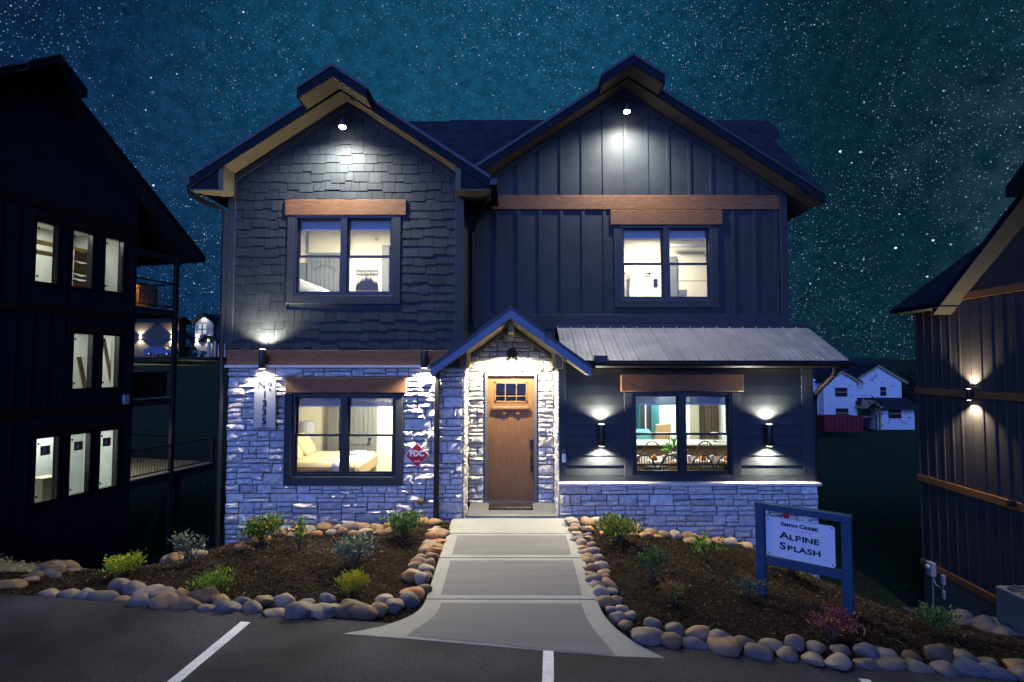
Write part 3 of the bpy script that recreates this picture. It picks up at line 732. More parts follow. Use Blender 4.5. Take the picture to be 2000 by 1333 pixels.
# roofs
def gable_roof(g, y0, y1, fdepth=.21, prow=None, over=0, par=H, fm='fascia', rm='shingle', t=.045, sof_to=None):
    xc, zr, sl, hf = g['xc'], g['zr'], g['sl'], g['half']; ze = zr-sl*hf
    rf = MB(); sf = MB(); fa = MB(); dp = MB()
    for s in (-1, 1):
        xe = xc+s*hf
        rf.prism([(xc,zr),(xe,ze),(xe,ze-t),(xc,zr-t)], y0-.02, y1, 'y')
        sf.prism([(xc,zr-fdepth+.02),(xe-s*.02,ze-fdepth+.02+sl*.02),(xe-s*.02,ze-fdepth+.005+sl*.02),(xc,zr-fdepth+.005)], y0, sof_to if sof_to is not None else y1, 'y')
        fa.prism([(xc,zr-t-.002),(xe,ze-t-.002),(xe,ze-fdepth),(xc,zr-fdepth)], y0-.012, y0+.02, 'y')
        fa.box(xe-.02 if s > 0 else xe, xe if s > 0 else xe+.02, y0+.02, y1, ze-fdepth+.01, ze-t-.004)
        dp.prism([(xc,zr+.004),(xe+s*.01,ze+.004-sl*.01),(xe+s*.01,ze-t-.012-sl*.01),(xc,zr-t-.012)], y0-.032, y0-.0205, 'y')
    r = rf.build('roof', M[rm], par); sf.build('soffit', M['soffit'], par); fa.build('fascia', M[fm], par); dp.build('drip_edge', M['flash'], par)
    if prow:
        hw, dy = prow; zo = .012; pr = MB(); pf = MB(); ps = MB(); pd = MB()
        for s in (-1, 1):
            xe = xc+s*hw; z1_ = zr+zo; z2 = z1_-sl*hw
            pr.prism([(xc,z1_),(xe,z2),(xe,z2-t),(xc,z1_-t)], y0-dy-.02, y0+.35, 'y')
            pf.prism([(xc,z1_-t-.002),(xe,z2-t-.002),(xe,z2-fdepth),(xc,z1_-fdepth)], y0-dy-.012, y0-dy+.02, 'y')
            pf.prism([(xe,z2-t-.003),(xe-s*.02,z2-t-.003+.02*sl),(xe-s*.02,z2-fdepth+.02*sl),(xe,z2-fdepth)], y0-dy+.021, y0-.034, 'y')
            ps.prism([(xc,z1_-fdepth+.02),(xe-s*.021,z2-fdepth+.02+.02*sl),(xe-s*.021,z2-fdepth+.004+.02*sl),(xc,z1_-fdepth+.004)], y0-dy+.021, y0-.034, 'y')
            pd.prism([(xc,z1_+.004),(xe+s*.01,z2+.004-sl*.01),(xe+s*.01,z2-t-.012-sl*.01),(xc,z1_-t-.012)], y0-dy-.032, y0-dy-.0205, 'y')
        p = pr.build('ridge_prow', M[rm], par); pf.build('prow_fascia', M[fm], p); ps.build('prow_soffit', M['soffit'], p); pd.build('drip_edge', M['flash'], p)
    return r
gable_roof(LG, -.42, 4.2, prow=(.58,.45))
gable_roof(RG, .52, 4.6, prow=(.58,.45))
# main roof: ridge along the house, stepped prow at its right end
mz = lambda y: 6.02+.94*(y-.50)
mr = MB(); mr.prism([(1.25,mz(1.25)),(3.25,mz(3.25)),(6.0,6.02),(6.0,5.95),(3.25,mz(3.25)-.07),(1.25,mz(1.25)-.07)], -5.6, 5.46, 'x'); mr.build('roof', M['shingle'], H)
mr = MB(); mr.prism([(.56,6.02),(3.25,mz(3.25)),(6.0,6.02),(6.0,5.95),(3.25,mz(3.25)-.07),(.56,5.95)], 5.461, 5.95, 'x'); mr.build('roof', M['shingle'], H)
mr = MB(); mr.prism([(2.75,mz(2.75)+.012),(3.25,mz(3.25)+.012),(3.75,mz(2.75)+.012),(3.75,mz(2.75)-.2),(3.25,mz(3.25)-.2),(2.75,mz(2.75)-.2)], 5.6, 6.25, 'x'); mr.build('ridge_prow', M['shingle'], H)
mr = MB(); mr.prism([(.50,5.94),(3.25,mz(3.25)-.08),(6.0,5.94),(6.0,5.76),(3.25,mz(3.25)-.26),(.50,5.76)], 5.93, 5.96, 'x'); mr.build('fascia', M['fascia'], H)
mr = MB(); mr.prism([(1.3,mz(1.3)-.08),(3.25,mz(3.25)-.08),(6.0,5.94),(6.0,5.90),(3.25,mz(3.25)-.12),(1.3,mz(1.3)-.12)], 5.46, 5.93, 'x'); mr.build('soffit', M['soffit'], H)
rc = MB(); rc.prism([(3.10,mz(3.1)+.015),(3.25,mz(3.25)+.03),(3.40,mz(3.1)+.015),(3.40,mz(3.1)),(3.25,mz(3.25)+.01),(3.10,mz(3.1))], -1.5, 5.95, 'x'); rc.build('ridge_cap', M['shingle'], H)
# boxed eave returns at the feet of the gables
def eave_return(xe, ze, s, wx, sl, y0, y1):
    L_ = abs(wx-xe)+.02; x2 = xe-s*L_
    q = MB(); q.prism([(xe,ze-.05),(x2,ze-.06+sl*L_*.82),(x2,ze-.23),(xe,ze-.23)], y0+.025, y0+.055, 'y'); e = q.build('eave_return', M['fascia'], H)
    q = MB(); q.box(min(xe,x2),max(xe,x2),y0+.026,y1,ze-.252,ze-.232); q.build('return_soffit', M['soffit'], e)
    q = MB(); q.box(min(x2,x2-s*.09),max(x2,x2-s*.09),y0+.02,y1,ze-.25,ze-.05+sl*L_*.7); q.build('return_end', M['soffit'], e)
eave_return(LG['xc']-2.60, LG['zr']-.66*2.6, -1, -5.12, .66, -.42, 0.0)
eave_return(LG['xc']+2.60, LG['zr']-.66*2.6, 1, -.87, .66, -.42, .2)
# porch gable
PG = dict(xc=-.02, zr=3.64, sl=.72, half=1.36)
gable_roof(PG, -.48, .95, fdepth=.20, prow=(.56,.10), fm='porchblue' if 'porchblue' in M else 'fascia', sof_to=.95)
for x0, x1 in ((PXL-.055, PXL+.075), (PXR-.075, PXR+.055)):
    q = MB(); q.bbox(x0,x1,-.115,.94,2.60,2.93,.006); q.build('porch_beam', M['soffit'], H)
q = MB(); q.bbox(-.07,.03,-.44,.94,3.22,3.40,.006); q.build('ridge_beam', M['soffit'], H)
for s in (-1, 1):
    q = MB(); q.prism([(-.02,3.40),(-.02+s*.98,3.40-.72*.98),(-.02+s*.98,3.34-.72*.98),(-.02,3.34)], .84, .875, 'y'); q.build('rake_trim', M['soffit'], H)
# standing seam shed roof with gutter
SX0, SX1, NP = .88, 5.80, 19; E0 = Vector((0,-.36,2.735)); E1 = Vector((0,.945,3.40)); sd = (E1-E0).normalized(); up = Vector((0,-sd.z,sd.y))
pw = (SX1-SX0)/NP
q = MB()
for a in (0, .5):
    pass
prof = [(0,0),(0,.032),(.014,.032),(.014,.004),(.075,.004),(.082,.009),(.096,.009),(.103,.004),(.160,.004),(.167,.009),(.181,.009),(.188,.004),(pw,.004),(pw,0)]
n = len(prof); vs = [Vector((x,0,0))+E0+up*h for x, h in prof]+[Vector((x,0,0))+E1+up*h for x, h in prof]
q.add(vs, [tuple(range(n)), tuple(range(2*n-1,n-1,-1))]+[(i,(i+1)%n,(i+1)%n+n,i+n) for i in range(n)]); PM = q.mesh('roof_panel', M['metalroof'])
for k in range(NP): link('roof_panel', PM, H, (SX0+k*pw,0,0))
q = MB(); q.box(SX0,SX1+.01,.90,.935,3.38,3.46); q.build('flashing', M['flash'], H)
q = MB(); q.prism([(-.36,2.725),(.94,3.385),(.94,3.35),(-.36,2.60)], SX1-.03, SX1+.012, 'x'); q.build('fascia', M['fascia'], H)
q = MB(); q.box(SX0+.3,SX1-.03,-.335,.10,2.60,2.615); q.build('soffit', M['soffit'], H)
q = MB(); q.box(SX0+.3,SX1-.03,-.36,-.336,2.60,2.715); q.build('fascia', M['fascia'], H)
q = MB(); gx0, gx1 = 1.42, SX1+.04
q.prism([(-.365,2.715),(-.47,2.715),(-.485,2.69),(-.475,2.645),(-.445,2.615),(-.365,2.612)], gx0, gx1, 'x'); gt = q.build('gutter', M['gutter'], H)
q = MB(); q.bbox(gx0-.02,gx0+.20,-.50,-.37,2.70,2.83,.01); q.build('gutter_box', M['lampblack'], gt)
q = MB(); q.tube([(5.52,-.40,2.62),(5.52,-.38,2.50),(5.50,-.20,2.36),(5.48,-.02,2.25),(5.47,.12,2.14),(5.47,.16,2.0),(5.47,.16,-1.1)],.042,8); q.build('downspout', M['gutter'], H, smooth=True)
q = MB(); xe = LG['xc']-2.60; q.prism([(xe-.13,5.90),(xe-.13,5.81),(xe-.10,5.79),(xe,5.79),(xe,5.90)], -.40, 4, 'y'); q.build('gutter', M['gutter'], H)
q = MB(); q.tube([(xe-.07,-.30,5.79),(xe-.07,-.28,5.68),(xe+.12,-.12,5.55),(xe+.36,-.05,5.48),(-5.165,-.045,5.38),(-5.165,-.045,5.1),(-5.165,-.045,2.7),(-5.13,-.10,2.5),(-5.12,-.12,-.75)],.042,8); q.build('downspout', M['gutter'], H, smooth=True)
q = MB(); q.bbox(-1.365,-1.275,-.155,-.09,-.25,2.62,.015); q.tube([(-1.32,-.12,2.55),(-1.33,-.22,2.66),(-1.36,-.35,2.72)],.04,8); q.build('downspout', M['gutter'], H, smooth=True)
q = MB(); q.tube([(-.40,-.30,5.83),(-.42,-.1,5.7),(-.55,.25,5.55),(-.72,.70,5.42),(-.78,.90,5.3),(-.78,.90,5.0),(-.78,.90,3.5)],.042,8); q.build('downspout', M['gutter'], H, smooth=True)
q = MB(); xe = LG['xc']+2.60; q.prism([(xe+.13,5.90),(xe+.13,5.81),(xe+.10,5.79),(xe,5.79),(xe,5.90)], -.40, .9, 'y'); q.build('gutter', M['gutter'], H)
# rooms behind the windows
def room(x0, x1, y0, y1, z0, z1, wallm, name='interior'):
    for nm, b, mm in (('room_wall',(x0-.05,x1+.05,y1,y1+.05,z0,z1),wallm),('room_wall',(x0-.05,x0,y0,y1,z0,z1),wallm),('room_wall',(x1,x1+.05,y0,y1,z0,z1),wallm),('room_floor',(x0-.05,x1+.05,y0,y1,z0-.05,z0),'floor'),('room_ceiling',(x0-.05,x1+.05,y0,y1,z1,z1+.05),'ceil')):
        q = MB(); q.box(*b); q.build(nm, M[mm], H)
room(-4.88,-1.1,.21,2.7,.02,2.58,'cream'); room(-4.88,-1.1,.21,2.4,3.15,5.74,'cream'); room(1.3,5.2,1.17,3.0,3.15,5.74,'cream'); room(1.06,5.2,.31,4.5,.02,2.62,'coolwall')
q = MB(); q.box(-.95,1.0,1.9,1.95,0,3); q.box(-.95,-.9,1.13,1.9,0,3); q.box(.95,1.0,1.13,1.9,0,3); q.box(-.95,1.,1.13,1.95,2.6,2.65); q.build('room_wall', M['cream'], H)

# ------------------------------------------------------------------ lamps on the house
def wall_lamp(loc, label, out=(0,-1,0), h=.38, r=.058, up=340, down=310, cone=136, off=.12, group='up and down cylinder lamps on the house', col=COOL):
    rz = math.atan2(out[1], out[0])+math.pi/2
    t = thing('wall_lamp', label, 'wall lamp', loc, rz, group)
    q = MB(); q.lathe([(r*.96,-h/2),(r,-h/2+.006),(r,h/2-.006),(r*.96,h/2)], (0,-off,0), 20); q.build('lamp_body', M['lampblack'], t, smooth=True)
    q = MB(); q.bbox(-.05,.05,-.015,0,-.07,.07,.004); q.box(-.025,.025,-off+r*.8,-.014,-.03,.03); q.build('wall_plate', M['lampblack'], t)
    for s, p in ((1, up), (-1, down)):
        if not p: continue
        q = MB(); q.lathe([(r*.80,s*(h/2+.002)),(r*.78,s*(h/2+.006))], (0,-off,0), 20); q.build('lamp_lens', M['lampglow'], t)
        spot('lamp_light', (0,-off,s*(h/2+.015)), (0,.0,s), p, col, cone, .62, .035, t)
    return t
wall_lamp((1.585,.105,1.42), 'black cylinder lamp between the lockbox and the dining window')
wall_lamp((4.555,.105,1.42), 'black cylinder lamp right of the dining window, near the downspout')
wall_lamp((-4.365,-.05,2.765), 'black cylinder lamp on the brown band above the number plaque', h=.33, down=210, cone=140, off=.15)
wall_lamp((-1.535,-.05,2.76), 'black cylinder lamp on the brown band beside the porch roof', h=.30, up=0, down=620, cone=140, off=.15)
def soffit_lamp(loc, label, power):
    t = thing('soffit_light', label, 'spotlight', loc, 0, 'spotlights under the gable peaks')
    q = MB(); q.lathe([(.045,.06),(.06,.05),(.075,-.05),(.07,-.07)], (0,0,0), 18); q.tube([(0,0,.05),(0,0,.32)],.014,6); q.build('lamp_housing', M['lampblack'], t, smooth=True)
    q = MB(); q.lathe([(.062,-.0705),(.055,-.092),(.03,-.108),(.004,-.112)], (0,0,0), 18); q.build('lamp_bulb', mat('spot_bulb', (1,1,1), .5, emit=((1,.93,.78), 60)), t, smooth=True)
    spot('lamp_light', (0,-.24,-.125), (0,.12,-1), power, (1,.94,.82), 150, 1.0, .08, t)
    return t
soffit_lamp((-2.99,-.30,6.93), 'spotlight under the shingled gable peak of the house', 780)
soffit_lamp((2.235,.64,7.66), 'spotlight under the board and batten gable peak', 780)
t = thing('porch_light', 'round dark lamp on the stone above the front door', 'wall lamp', (0.0,.90,2.86))
q = MB(); q.lathe([(.105,0),(.11,-.012),(.10,-.03),(.06,-.04)], (0,0,.02), 20, 'y'); q.build('lamp_plate', M['gutter'], t, smooth=True)
q = MB(); q.lathe([(.02,.10),(.055,.08),(.062,-.03),(.10,-.10),(.098,-.11)], (0,-.10,-.0), 20); q.build('lamp_shade', M['gutter'], t, smooth=True)
q = MB(); q.lathe([(.07,-.112),(.05,-.12),(.01,-.124)], (0,-.10,0), 18); q.build('lamp_bulb', M['lampglow'], t, smooth=True)
spot('lamp_light', (0,-.42,-.10), (0,.22,-1), 400, (1,.88,.64), 164, .12, .05, t)

# ------------------------------------------------------------------ signs and small things on and round the house
t = thing('number_plaque', 'pale vertical plaque with house number 1335 on the stone wall', 'house number', (-4.325,-.13,1.56))
q = MB(); q.bbox(-.195,.195,-.03,0,0,.85,.012); q.build('plaque_board', M['plaque'], t)
lettering('number_mark', 'N', .17, (-.055,-.031,.665), t, M['ink'], wide=1.05)
lettering('number_mark', 'o', .13, (.085,-.031,.715), t, M['ink'], wide=1.1)
q = MB(); q.box(.072,.098,-.0335,-.030,.665,.69); q.build('number_mark', M['ink'], t)
for k, ch in enumerate('1335'): lettering('digit', ch, .165, (0,-.031,.50-k*.155), t, M['ink'], wide=1.1, bold=.003)
t = thing('hydrant_sign', 'red diamond sign reading FDC between the bedroom window and downspout', 'sign', (-1.655,-.15,1.09))
for nm, s_, y_, mm in (('sign_border',.215,-.004,'white'),('sign_face',.200,-.0075,'red')):
    q = MB(); q.prism([(0,-s_),(s_,0),(0,s_),(-s_,0)], y_-.004, y_ if nm != 'sign_border' else .0, 'y'); q.build(nm, M[mm], t)
lettering('sign_letters', 'FDC', .135, (0,-.0125,-.040), t, M['white'], wide=.92, space=1.08, bold=.006)
for k, w in enumerate((.020,.012,.018,.014)): q = MB(); q.box(-.045+k*.026,-.045+k*.026+w,-.0135,-.0115,-.115,-.095); q.build('sign_small_print', M['white'], t)
t = thing('fire_connection', 'small brass capped pipe connection low on the stone wall', 'pipe fitting', (-1.58,-.11,.30))
q = MB(); q.lathe([(.045,0),(.045,-.05),(.06,-.055),(.06,-.09),(.03,-.10)], (0,0,0), 14, 'y'); q.tube([(0,-.05,.04),(0,-.05,.13)],.010,6); q.build('pipe_cap', mat('brass', (.40,.26,.10), .4, metal=.8), t, smooth=True)
t = thing('key_lockbox', 'small white key lockbox on the corner board right of the door', 'lockbox', (.925,.082,1.02))
q = MB(); q.bbox(-.035,.035,-.05,0,-.09,.06,.008); q.build('box_body', M['white'], t)
q = MB(); q.tube([(-.022,-.025,.06),(-.022,-.025,.11),(0,-.025,.13),(.022,-.025,.11),(.022,-.025,.06)],.007,6); q.build('shackle', M['steel'], t)
t = thing('door_mat', 'dark doormat with faint pale lettering on the landing', 'doormat', (-.02,.63,.008))
q = MB(); q.bbox(-.41,.41,-.24,.18,0,.018,.005); q.build('mat_pad', M['mat'], t)
q = MB(); rr = random.Random(4)
for k in range(13):
    x = -.19+k*.043; w = rr.uniform(.016,.03); q.box(x,x+w,-.17,-.10+rr.uniform(-.02,.02),.0185,.0195)
q.build('mat_print', mat('mat_print', (.25,.23,.20), .95), t)
# community sign
A = on_ground(1492,1166,bed_h); B = on_ground(1664,1201,bed_h)
A = on_ground(1488,1163,bed_h); B = on_ground(1658,1200,bed_h); print('SIGN', A, B)
d = (B-A); rz = math.atan2(d.y, d.x); L_ = math.hypot(d.x, d.y); zt = at(1480,981,A.y).z
t = thing('community_sign', 'blue post and rail yard sign with a white ALPINE SPLASH panel', 'sign', (A.x,A.y,A.z), rz)
TOP = zt-A.z
for x in (0, L_): 
    q = MB(); q.bbox(x-.055,x+.055,-.055,.055,(-.15 if x == 0 else -.15+min(0,B.z-A.z)),TOP-.09,.006); q.build('post', M['signblue'], t)
q = MB(); q.bbox(-.062,L_+.062,-.058,.058,TOP-.09,TOP,.006); q.build('top_rail', M['signblue'], t)
q = MB(); q.bbox(.056,L_-.056,-.045,.045,TOP-.80,TOP-.70,.006); q.build('lower_rail', M['signblue'], t)
q = MB(); r_ = .035; x0, x1, z0, z1 = .062+.01, L_-.062-.065, TOP-.685, TOP-.17; poly = []
for cx, cz, a0 in ((x1-r_,z0+r_,-90),(x1-r_,z1-r_,0),(x0+r_,z1-r_,90),(x0+r_,z0+r_,180)):
    for k in range(5): a = math.radians(a0+k*22.5); poly.append((cx+r_*math.cos(a), cz+r_*math.sin(a)))
q.prism(poly, -.012, .012, 'y'); sp_ = q.build('sign_panel', M['panel'], t)
mx = x0+(x1-x0)*.50
def smallcaps(words, y, size, zc, wide, small=.78):
    # capitals with larger initials, laid out letter by letter
    items = []; x = 0
    for w in words.split():
        for i, ch in enumerate(w): items.append((ch, size if i == 0 else size*small))
        items.append((' ', size))
    adv = {'I': .30, 'M': .82, 'L': .52, 'E': .58, 'S': .54, 'P': .60, 'A': .66, 'H': .70, 'C': .68, 'R': .64, 'T': .56, 'N': .70, 'K': .62, ' ': .26}
    tot = sum(adv.get(c, .6)*s*wide for c, s in items[:-1]); x = mx-tot/2
    for c, s in items[:-1]:
        w = adv.get(c, .6)*s*wide
        if c != ' ': lettering('sign_letter', c, s, (x+w/2, y, zc), t, M['ink'], wide=wide, bold=.0025)
        x += w
smallcaps('SMITH CREEK', -.014, .066, z1-.105, 1.28)
for k in range(7): q = MB(); q.box(mx-.135+k*.043,mx-.135+k*.043+.008,-.0145,-.012,z1-.140,z1-.128); q.build('sign_small_print', M['ink'], t)
smallcaps('ALPINE', -.014, .125, z1-.285, 1.35)
smallcaps('SPLASH', -.014, .125, z1-.425, 1.35)
for x, z in ((x0+.03,z0+.03),(x1-.03,z0+.03),(x0+.03,z1-.03),(x1-.03,z1-.03)):
    q = MB(); q.lathe([(.010,-.012),(.009,-.016)], (x,0,z), 8, 'y'); q.build('screw', M['ink'], t)
# small red flag sign behind the community sign, on the stone base
t = thing('red_tag', 'small red and white tag on the stone base behind the sign', 'tag', (4.80,-.06,.02))
q = MB(); q.box(-.045,.045,-.006,0,-.16,.12); q.build('tag_plate', M['red'], t); q = MB(); q.box(-.075,-.046,-.006,0,-.16,-.02); q.build('tag_stripe', M['white'], t)

# ------------------------------------------------------------------ inside the lit rooms
def ceiling_light(x, y, z, label, power, size=.30, col=WARM):
    t = thing('ceiling_light', label, 'ceiling light', (x,y,z))
    q = MB(); q.lathe([(size*.52,0),(size*.52,-.025)], (0,0,0), 20); q.build('lamp_ring', M['steel'], t)
    q = MB(); q.lathe([(size*.48,-.0255),(size*.42,-.06),(size*.2,-.085),(.01,-.09)], (0,0,0), 20); q.build('lamp_dome', M['roomglow'], t, smooth=True)
    area('lamp_light', (0,0,-.11), size*1.6, power, col, parent=t); return t
ceiling_light(-2.6,1.5,2.575,'flush ceiling light of the ground floor bedroom', 215)
ceiling_light(-3.2,.75,5.735,'flush ceiling light of the upstairs bedroom', 215)
ceiling_light(3.2,2.1,5.735,'flush ceiling light of the upstairs bathroom', 115)
ceiling_light(2.9,1.6,2.615,'flush ceiling light over the dining table', 125, col=(1,.86,.62))
ceiling_light(3.7,3.8,2.615,'flush ceiling light at the back of the living room', 120, col=(.80,.97,1.0))
def pillow(mb, c, sx, sy, sz, rot):
    bm = bmesh.new(); bmesh.ops.create_uvsphere(bm, u_segments=16, v_segments=10, radius=1)
    for v in bm.verts:
        x, y, z = v.co; e = .55
        x = math.copysign(abs(x)**e, x); y = math.copysign(abs(y)**e, y); v.co = rot@Vector((x*sx*.5, y*sy*.5, z*sz*.5*(1-.25*max(abs(x),abs(y))))) + Vector(c)
    mb.take(bm)
# ground-floor bedroom: bed along the window, grey doors behind
t = thing('bed', 'made bed with oat coverlet and white throw in the lower left window', 'bed', (-3.9,1.5,.02))
q = MB(); q.bbox(-.95,.95,-.72,.72,.06,.40,.02); q.build('bed_base', M['linendk'], t)
q = MB(); q.bbox(-.97,.98,-.76,.78,.405,.77,.08); q.build('coverlet', M['linen'], t, smooth=True)
q = MB(); q.bbox(.42,.78,-.775,.80,.36,.784,.07); q.build('throw_blanket', M['whitecloth'], t, smooth=True)
q = MB(); q.bbox(-.96,.40,-.785,-.765,.10,.66,.006); q.build('bed_skirt', M['linendk'], t)
for k, (x, y, lab) in enumerate(((-4.38,1.15,'large oat pillow at the head of the bed, nearest the glass'),(-4.38,1.85,'large oat pillow at the head of the bed, behind another'))):
    t = thing('pillow', lab, 'pillow', (x,y,.98)); q = MB(); pillow(q, (0,0,0), .55, .66, .24, Matrix.Rotation(math.radians(58),3,'Y')); q.build('cushion', M['linen'], t, smooth=True)
t = thing('remote_control', 'small dark remote lying on the white throw', 'remote', (-3.28,1.65,.806)); q = MB(); q.bbox(-.09,.09,-.03,.03,0,.02,.005); q.build('remote_body', M['ink'], t)
def plank_door(x0, x1, y, z0, z1, label, arch=False, ins=0):
    t = thing('plank_door', label, 'door', ((x0+x1)/2,y,z0)); w = (x1-x0)/2; h = z1-z0
    n = 6
    for k in range(n):
        q = MB(); q.bbox(-w+.09+k*(2*w-.18)/n+.003,-w+.09+(k+1)*(2*w-.18)/n-.003,-.045,-.01,.10,h-.1,.004); q.build('plank', M['greydoor'], t)
    q = MB(); q.box(-w,-w+.09,-.06,0,0,h); q.box(w-.09,w,-.06,0,0,h); q.box(-w+.09,w-.09,-.06,0,h-.1,h); q.box(-w+.09,w-.09,-.06,0,0,.2); q.box(-w+.09,w-.09,-.06,0,.86,.98); q.build('door_rails', M['greydoor'], t)
    if arch:
        q = MB(); q.tube([(-w+.12+(2*w-.24)*k/12,-.062,h*.80+.12*math.sin(math.pi*k/12)) for k in range(13)],.012,5); q.build('arch_mould', M['greydoor'], t)
    q = MB(); q.lathe([(.03,0),(.03,-.02),(.015,-.03),(.03,-.06),(.02,-.075)], (w-.14,-.06,.98), 10, 'y'); q.build('door_knob', M['ink'], t)
    return t
plank_door(-3.86,-3.06,2.66,.02,2.12,'grey plank door of the ground floor bedroom')
t = thing('door_casing', 'open grey door edge left of the plank door', 'door', (-4.02,2.66,.02)); q = MB(); q.bbox(-.14,.10,-.08,0,0,2.15,.01); q.build('door_leaf', M['greydoor'], t)
t = thing('floor_lamp', 'white lamp shade beyond the bed pillows', 'lamp', (-4.55,2.4,.02)); q = MB(); q.lathe([(.13,0),(.13,.02),(.012,.03),(.012,1.15)],(0,0,0),12); q.build('lamp_stem', M['steel'], t)
q = MB(); q.lathe([(.20,1.05),(.17,1.40)],(0,0,0),16); q.build('lamp_shade', M['blind'], t)
# upstairs bedroom: bed mound, grey arched door, wall decor
bz = 3.17
t = thing('quilted_bed', 'high bed under a white floral quilt in the upper left window', 'bed', (-3.95,1.2,bz))
bm = bmesh.new(); bmesh.ops.create_grid(bm, x_segments=26, y_segments=20, size=1)
for v in bm.verts:
    x, y = v.co.x, v.co.y; top = .80+.38*max(0, 1-((x+.55)/1.1)**2); e = min(1, (1-max(abs(x),abs(y)))*7)
    v.co = Vector((x*.92, y*.85, top*e**.5+.015*math.sin(x*17)*math.cos(y*13)))
q = MB(); q.take(bm); q.build('quilt', M['floral'], t, smooth=True)
q = MB(); q.box(-.9,.9,-.83,.83,0,.7); q.build('bed_base', M['linendk'], t)
plank_door(-4.56,-3.80,2.36,bz,bz+2.0,'grey arched door of the upstairs bedroom', True)
q0 = thing('bedroom_picture', 'dark picture partly hidden by the upstairs bed', 'picture', (-4.74,2.38,4.55)); q = MB(); q.box(-.12,.12,-.03,0,-.35,.40); q.build('picture_board', M['greydoor'], q0)
t = thing('word_sign', 'narrow framed word sign on the upstairs bedroom wall', 'sign', (-3.25,2.38,4.74))
q = MB(); q.box(-.24,.24,-.02,0,-.05,-.035); q.box(-.24,.24,-.02,0,.035,.05); q.box(-.24,-.225,-.02,0,-.035,.035); q.box(.225,.24,-.02,0,-.035,.035); q.build('sign_frame', M['greydoor'], t)
q = MB(); rr = random.Random(8)
for k in range(9): q.box(-.19+k*.042,-.19+k*.042+rr.uniform(.012,.028),-.012,-.002,-.018,.018)
q.build('sign_print', M['greydoor'], t)
t = thing('tree_cutout', 'dark metal pine tree cutout on the upstairs bedroom wall', 'wall art', (-3.25,2.38,4.36)); q = MB(); rr = random.Random(9)
for k in range(13):
    x = -.22+k*.037; h = .16+.20*math.sin(math.pi*(k+.5)/13)+rr.uniform(-.04,.05)
    q.prism([(x-.035,0),(x+.035,0),(x,h*.95)], -.015-.001*k, -.005-.001*k, 'y')
q.prism([(-.25,-.02),(.25,-.02),(.25,.02),(-.25,.02)], -.03, -.004, 'y'); q.build('metal_cutout', M['ink'], t)
t = thing('door_casing', 'grey door edge at the right of the upstairs bedroom', 'door', (-2.85,2.38,bz)); q = MB(); q.bbox(-.06,.10,-.05,0,0,2.18,.008); q.build('door_leaf', M['greydoor'], t)
t = thing('smoke_detector', 'small round detector high on the upstairs bedroom wall', 'detector', (-3.05,2.39,5.50)); q = MB(); q.lathe([(.04,0),(.035,-.03)],(0,0,0),12,'y'); q.build('detector_body', M['blind'], t)
t = thing('bedroom_bracket', 'dark vertical bar on the upstairs bedroom wall', 'trim', (-4.60,2.39,bz)); q = MB(); q.box(-.025,.025,-.03,0,2.0,2.57); q.build('bar', M['greydoor'], t)
# upstairs bathroom
t = thing('towel', 'white folded towel with lace on a black bar upstairs', 'towel', (2.90,2.94,4.82))
q = MB(); vs = []; n = 10
for j in range(9):
    for k in range(n+1): vs.append((-.15+.30*k/n*(1-.02*j)+.01*math.sin(j), -.06-.018*math.sin(k*1.9+j*.4), .02-.72*j/8))
q.add(vs, [(j*(n+1)+k, j*(n+1)+k+1, (j+1)*(n+1)+k+1, (j+1)*(n+1)+k) for j in range(8) for k in range(n)]); q.build('towel_cloth', M['whitecloth'], t, smooth=True)
t = thing('towel_bar', 'black towel bar on the bathroom wall', 'towel bar', (2.90,2.99,4.82)); q = MB(); q.tube([(-.36,-.05,0),(.36,-.05,0)],.012,8); q.tube([(-.34,0,0),(-.34,-.06,0)],.02,8); q.tube([(.34,0,0),(.34,-.06,0)],.02,8); q.build('bar', M['ink'], t)
t = thing('wall_switch', 'dark switch plate right of the towel', 'switch', (3.38,2.99,4.60)); q = MB(); q.bbox(-.05,.05,-.015,0,-.09,.09,.004); q.build('plate', M['ink'], t)
t = thing('wall_vent', 'square dark vent low on the bathroom wall', 'vent', (4.0,2.99,4.36)); q = MB(); q.bbox(-.10,.10,-.015,0,-.075,.075,.004); q.build('vent_frame', M['greydoor'], t)
t = thing('bath_door_frame', 'grey door frame at the centre of the bathroom window', 'door frame', (3.78,2.99,bz)); q = MB(); q.bbox(-.10,.10,-.06,0,0,2.05,.006); q.build('frame_post', M['greydoor'], t)
t = thing('shower_frame', 'grey shower screen frame at the right of the bathroom window', 'shower screen', (4.56,2.7,bz)); q = MB(); q.box(-.03,.03,-.03,.03,0,2.28); q.box(-.9,-.03,-.02,.02,2.22,2.28); q.box(.14,.18,-.03,.03,0,2.28); q.build('screen_frame', M['blind'], t)
for z in (3.45,3.85,4.25,4.65,5.05,5.45):
    q = MB(); q.box(1.3,5.2,2.988,2.998,z,z+.006); q.build('shiplap_joint', M['linen'], H)
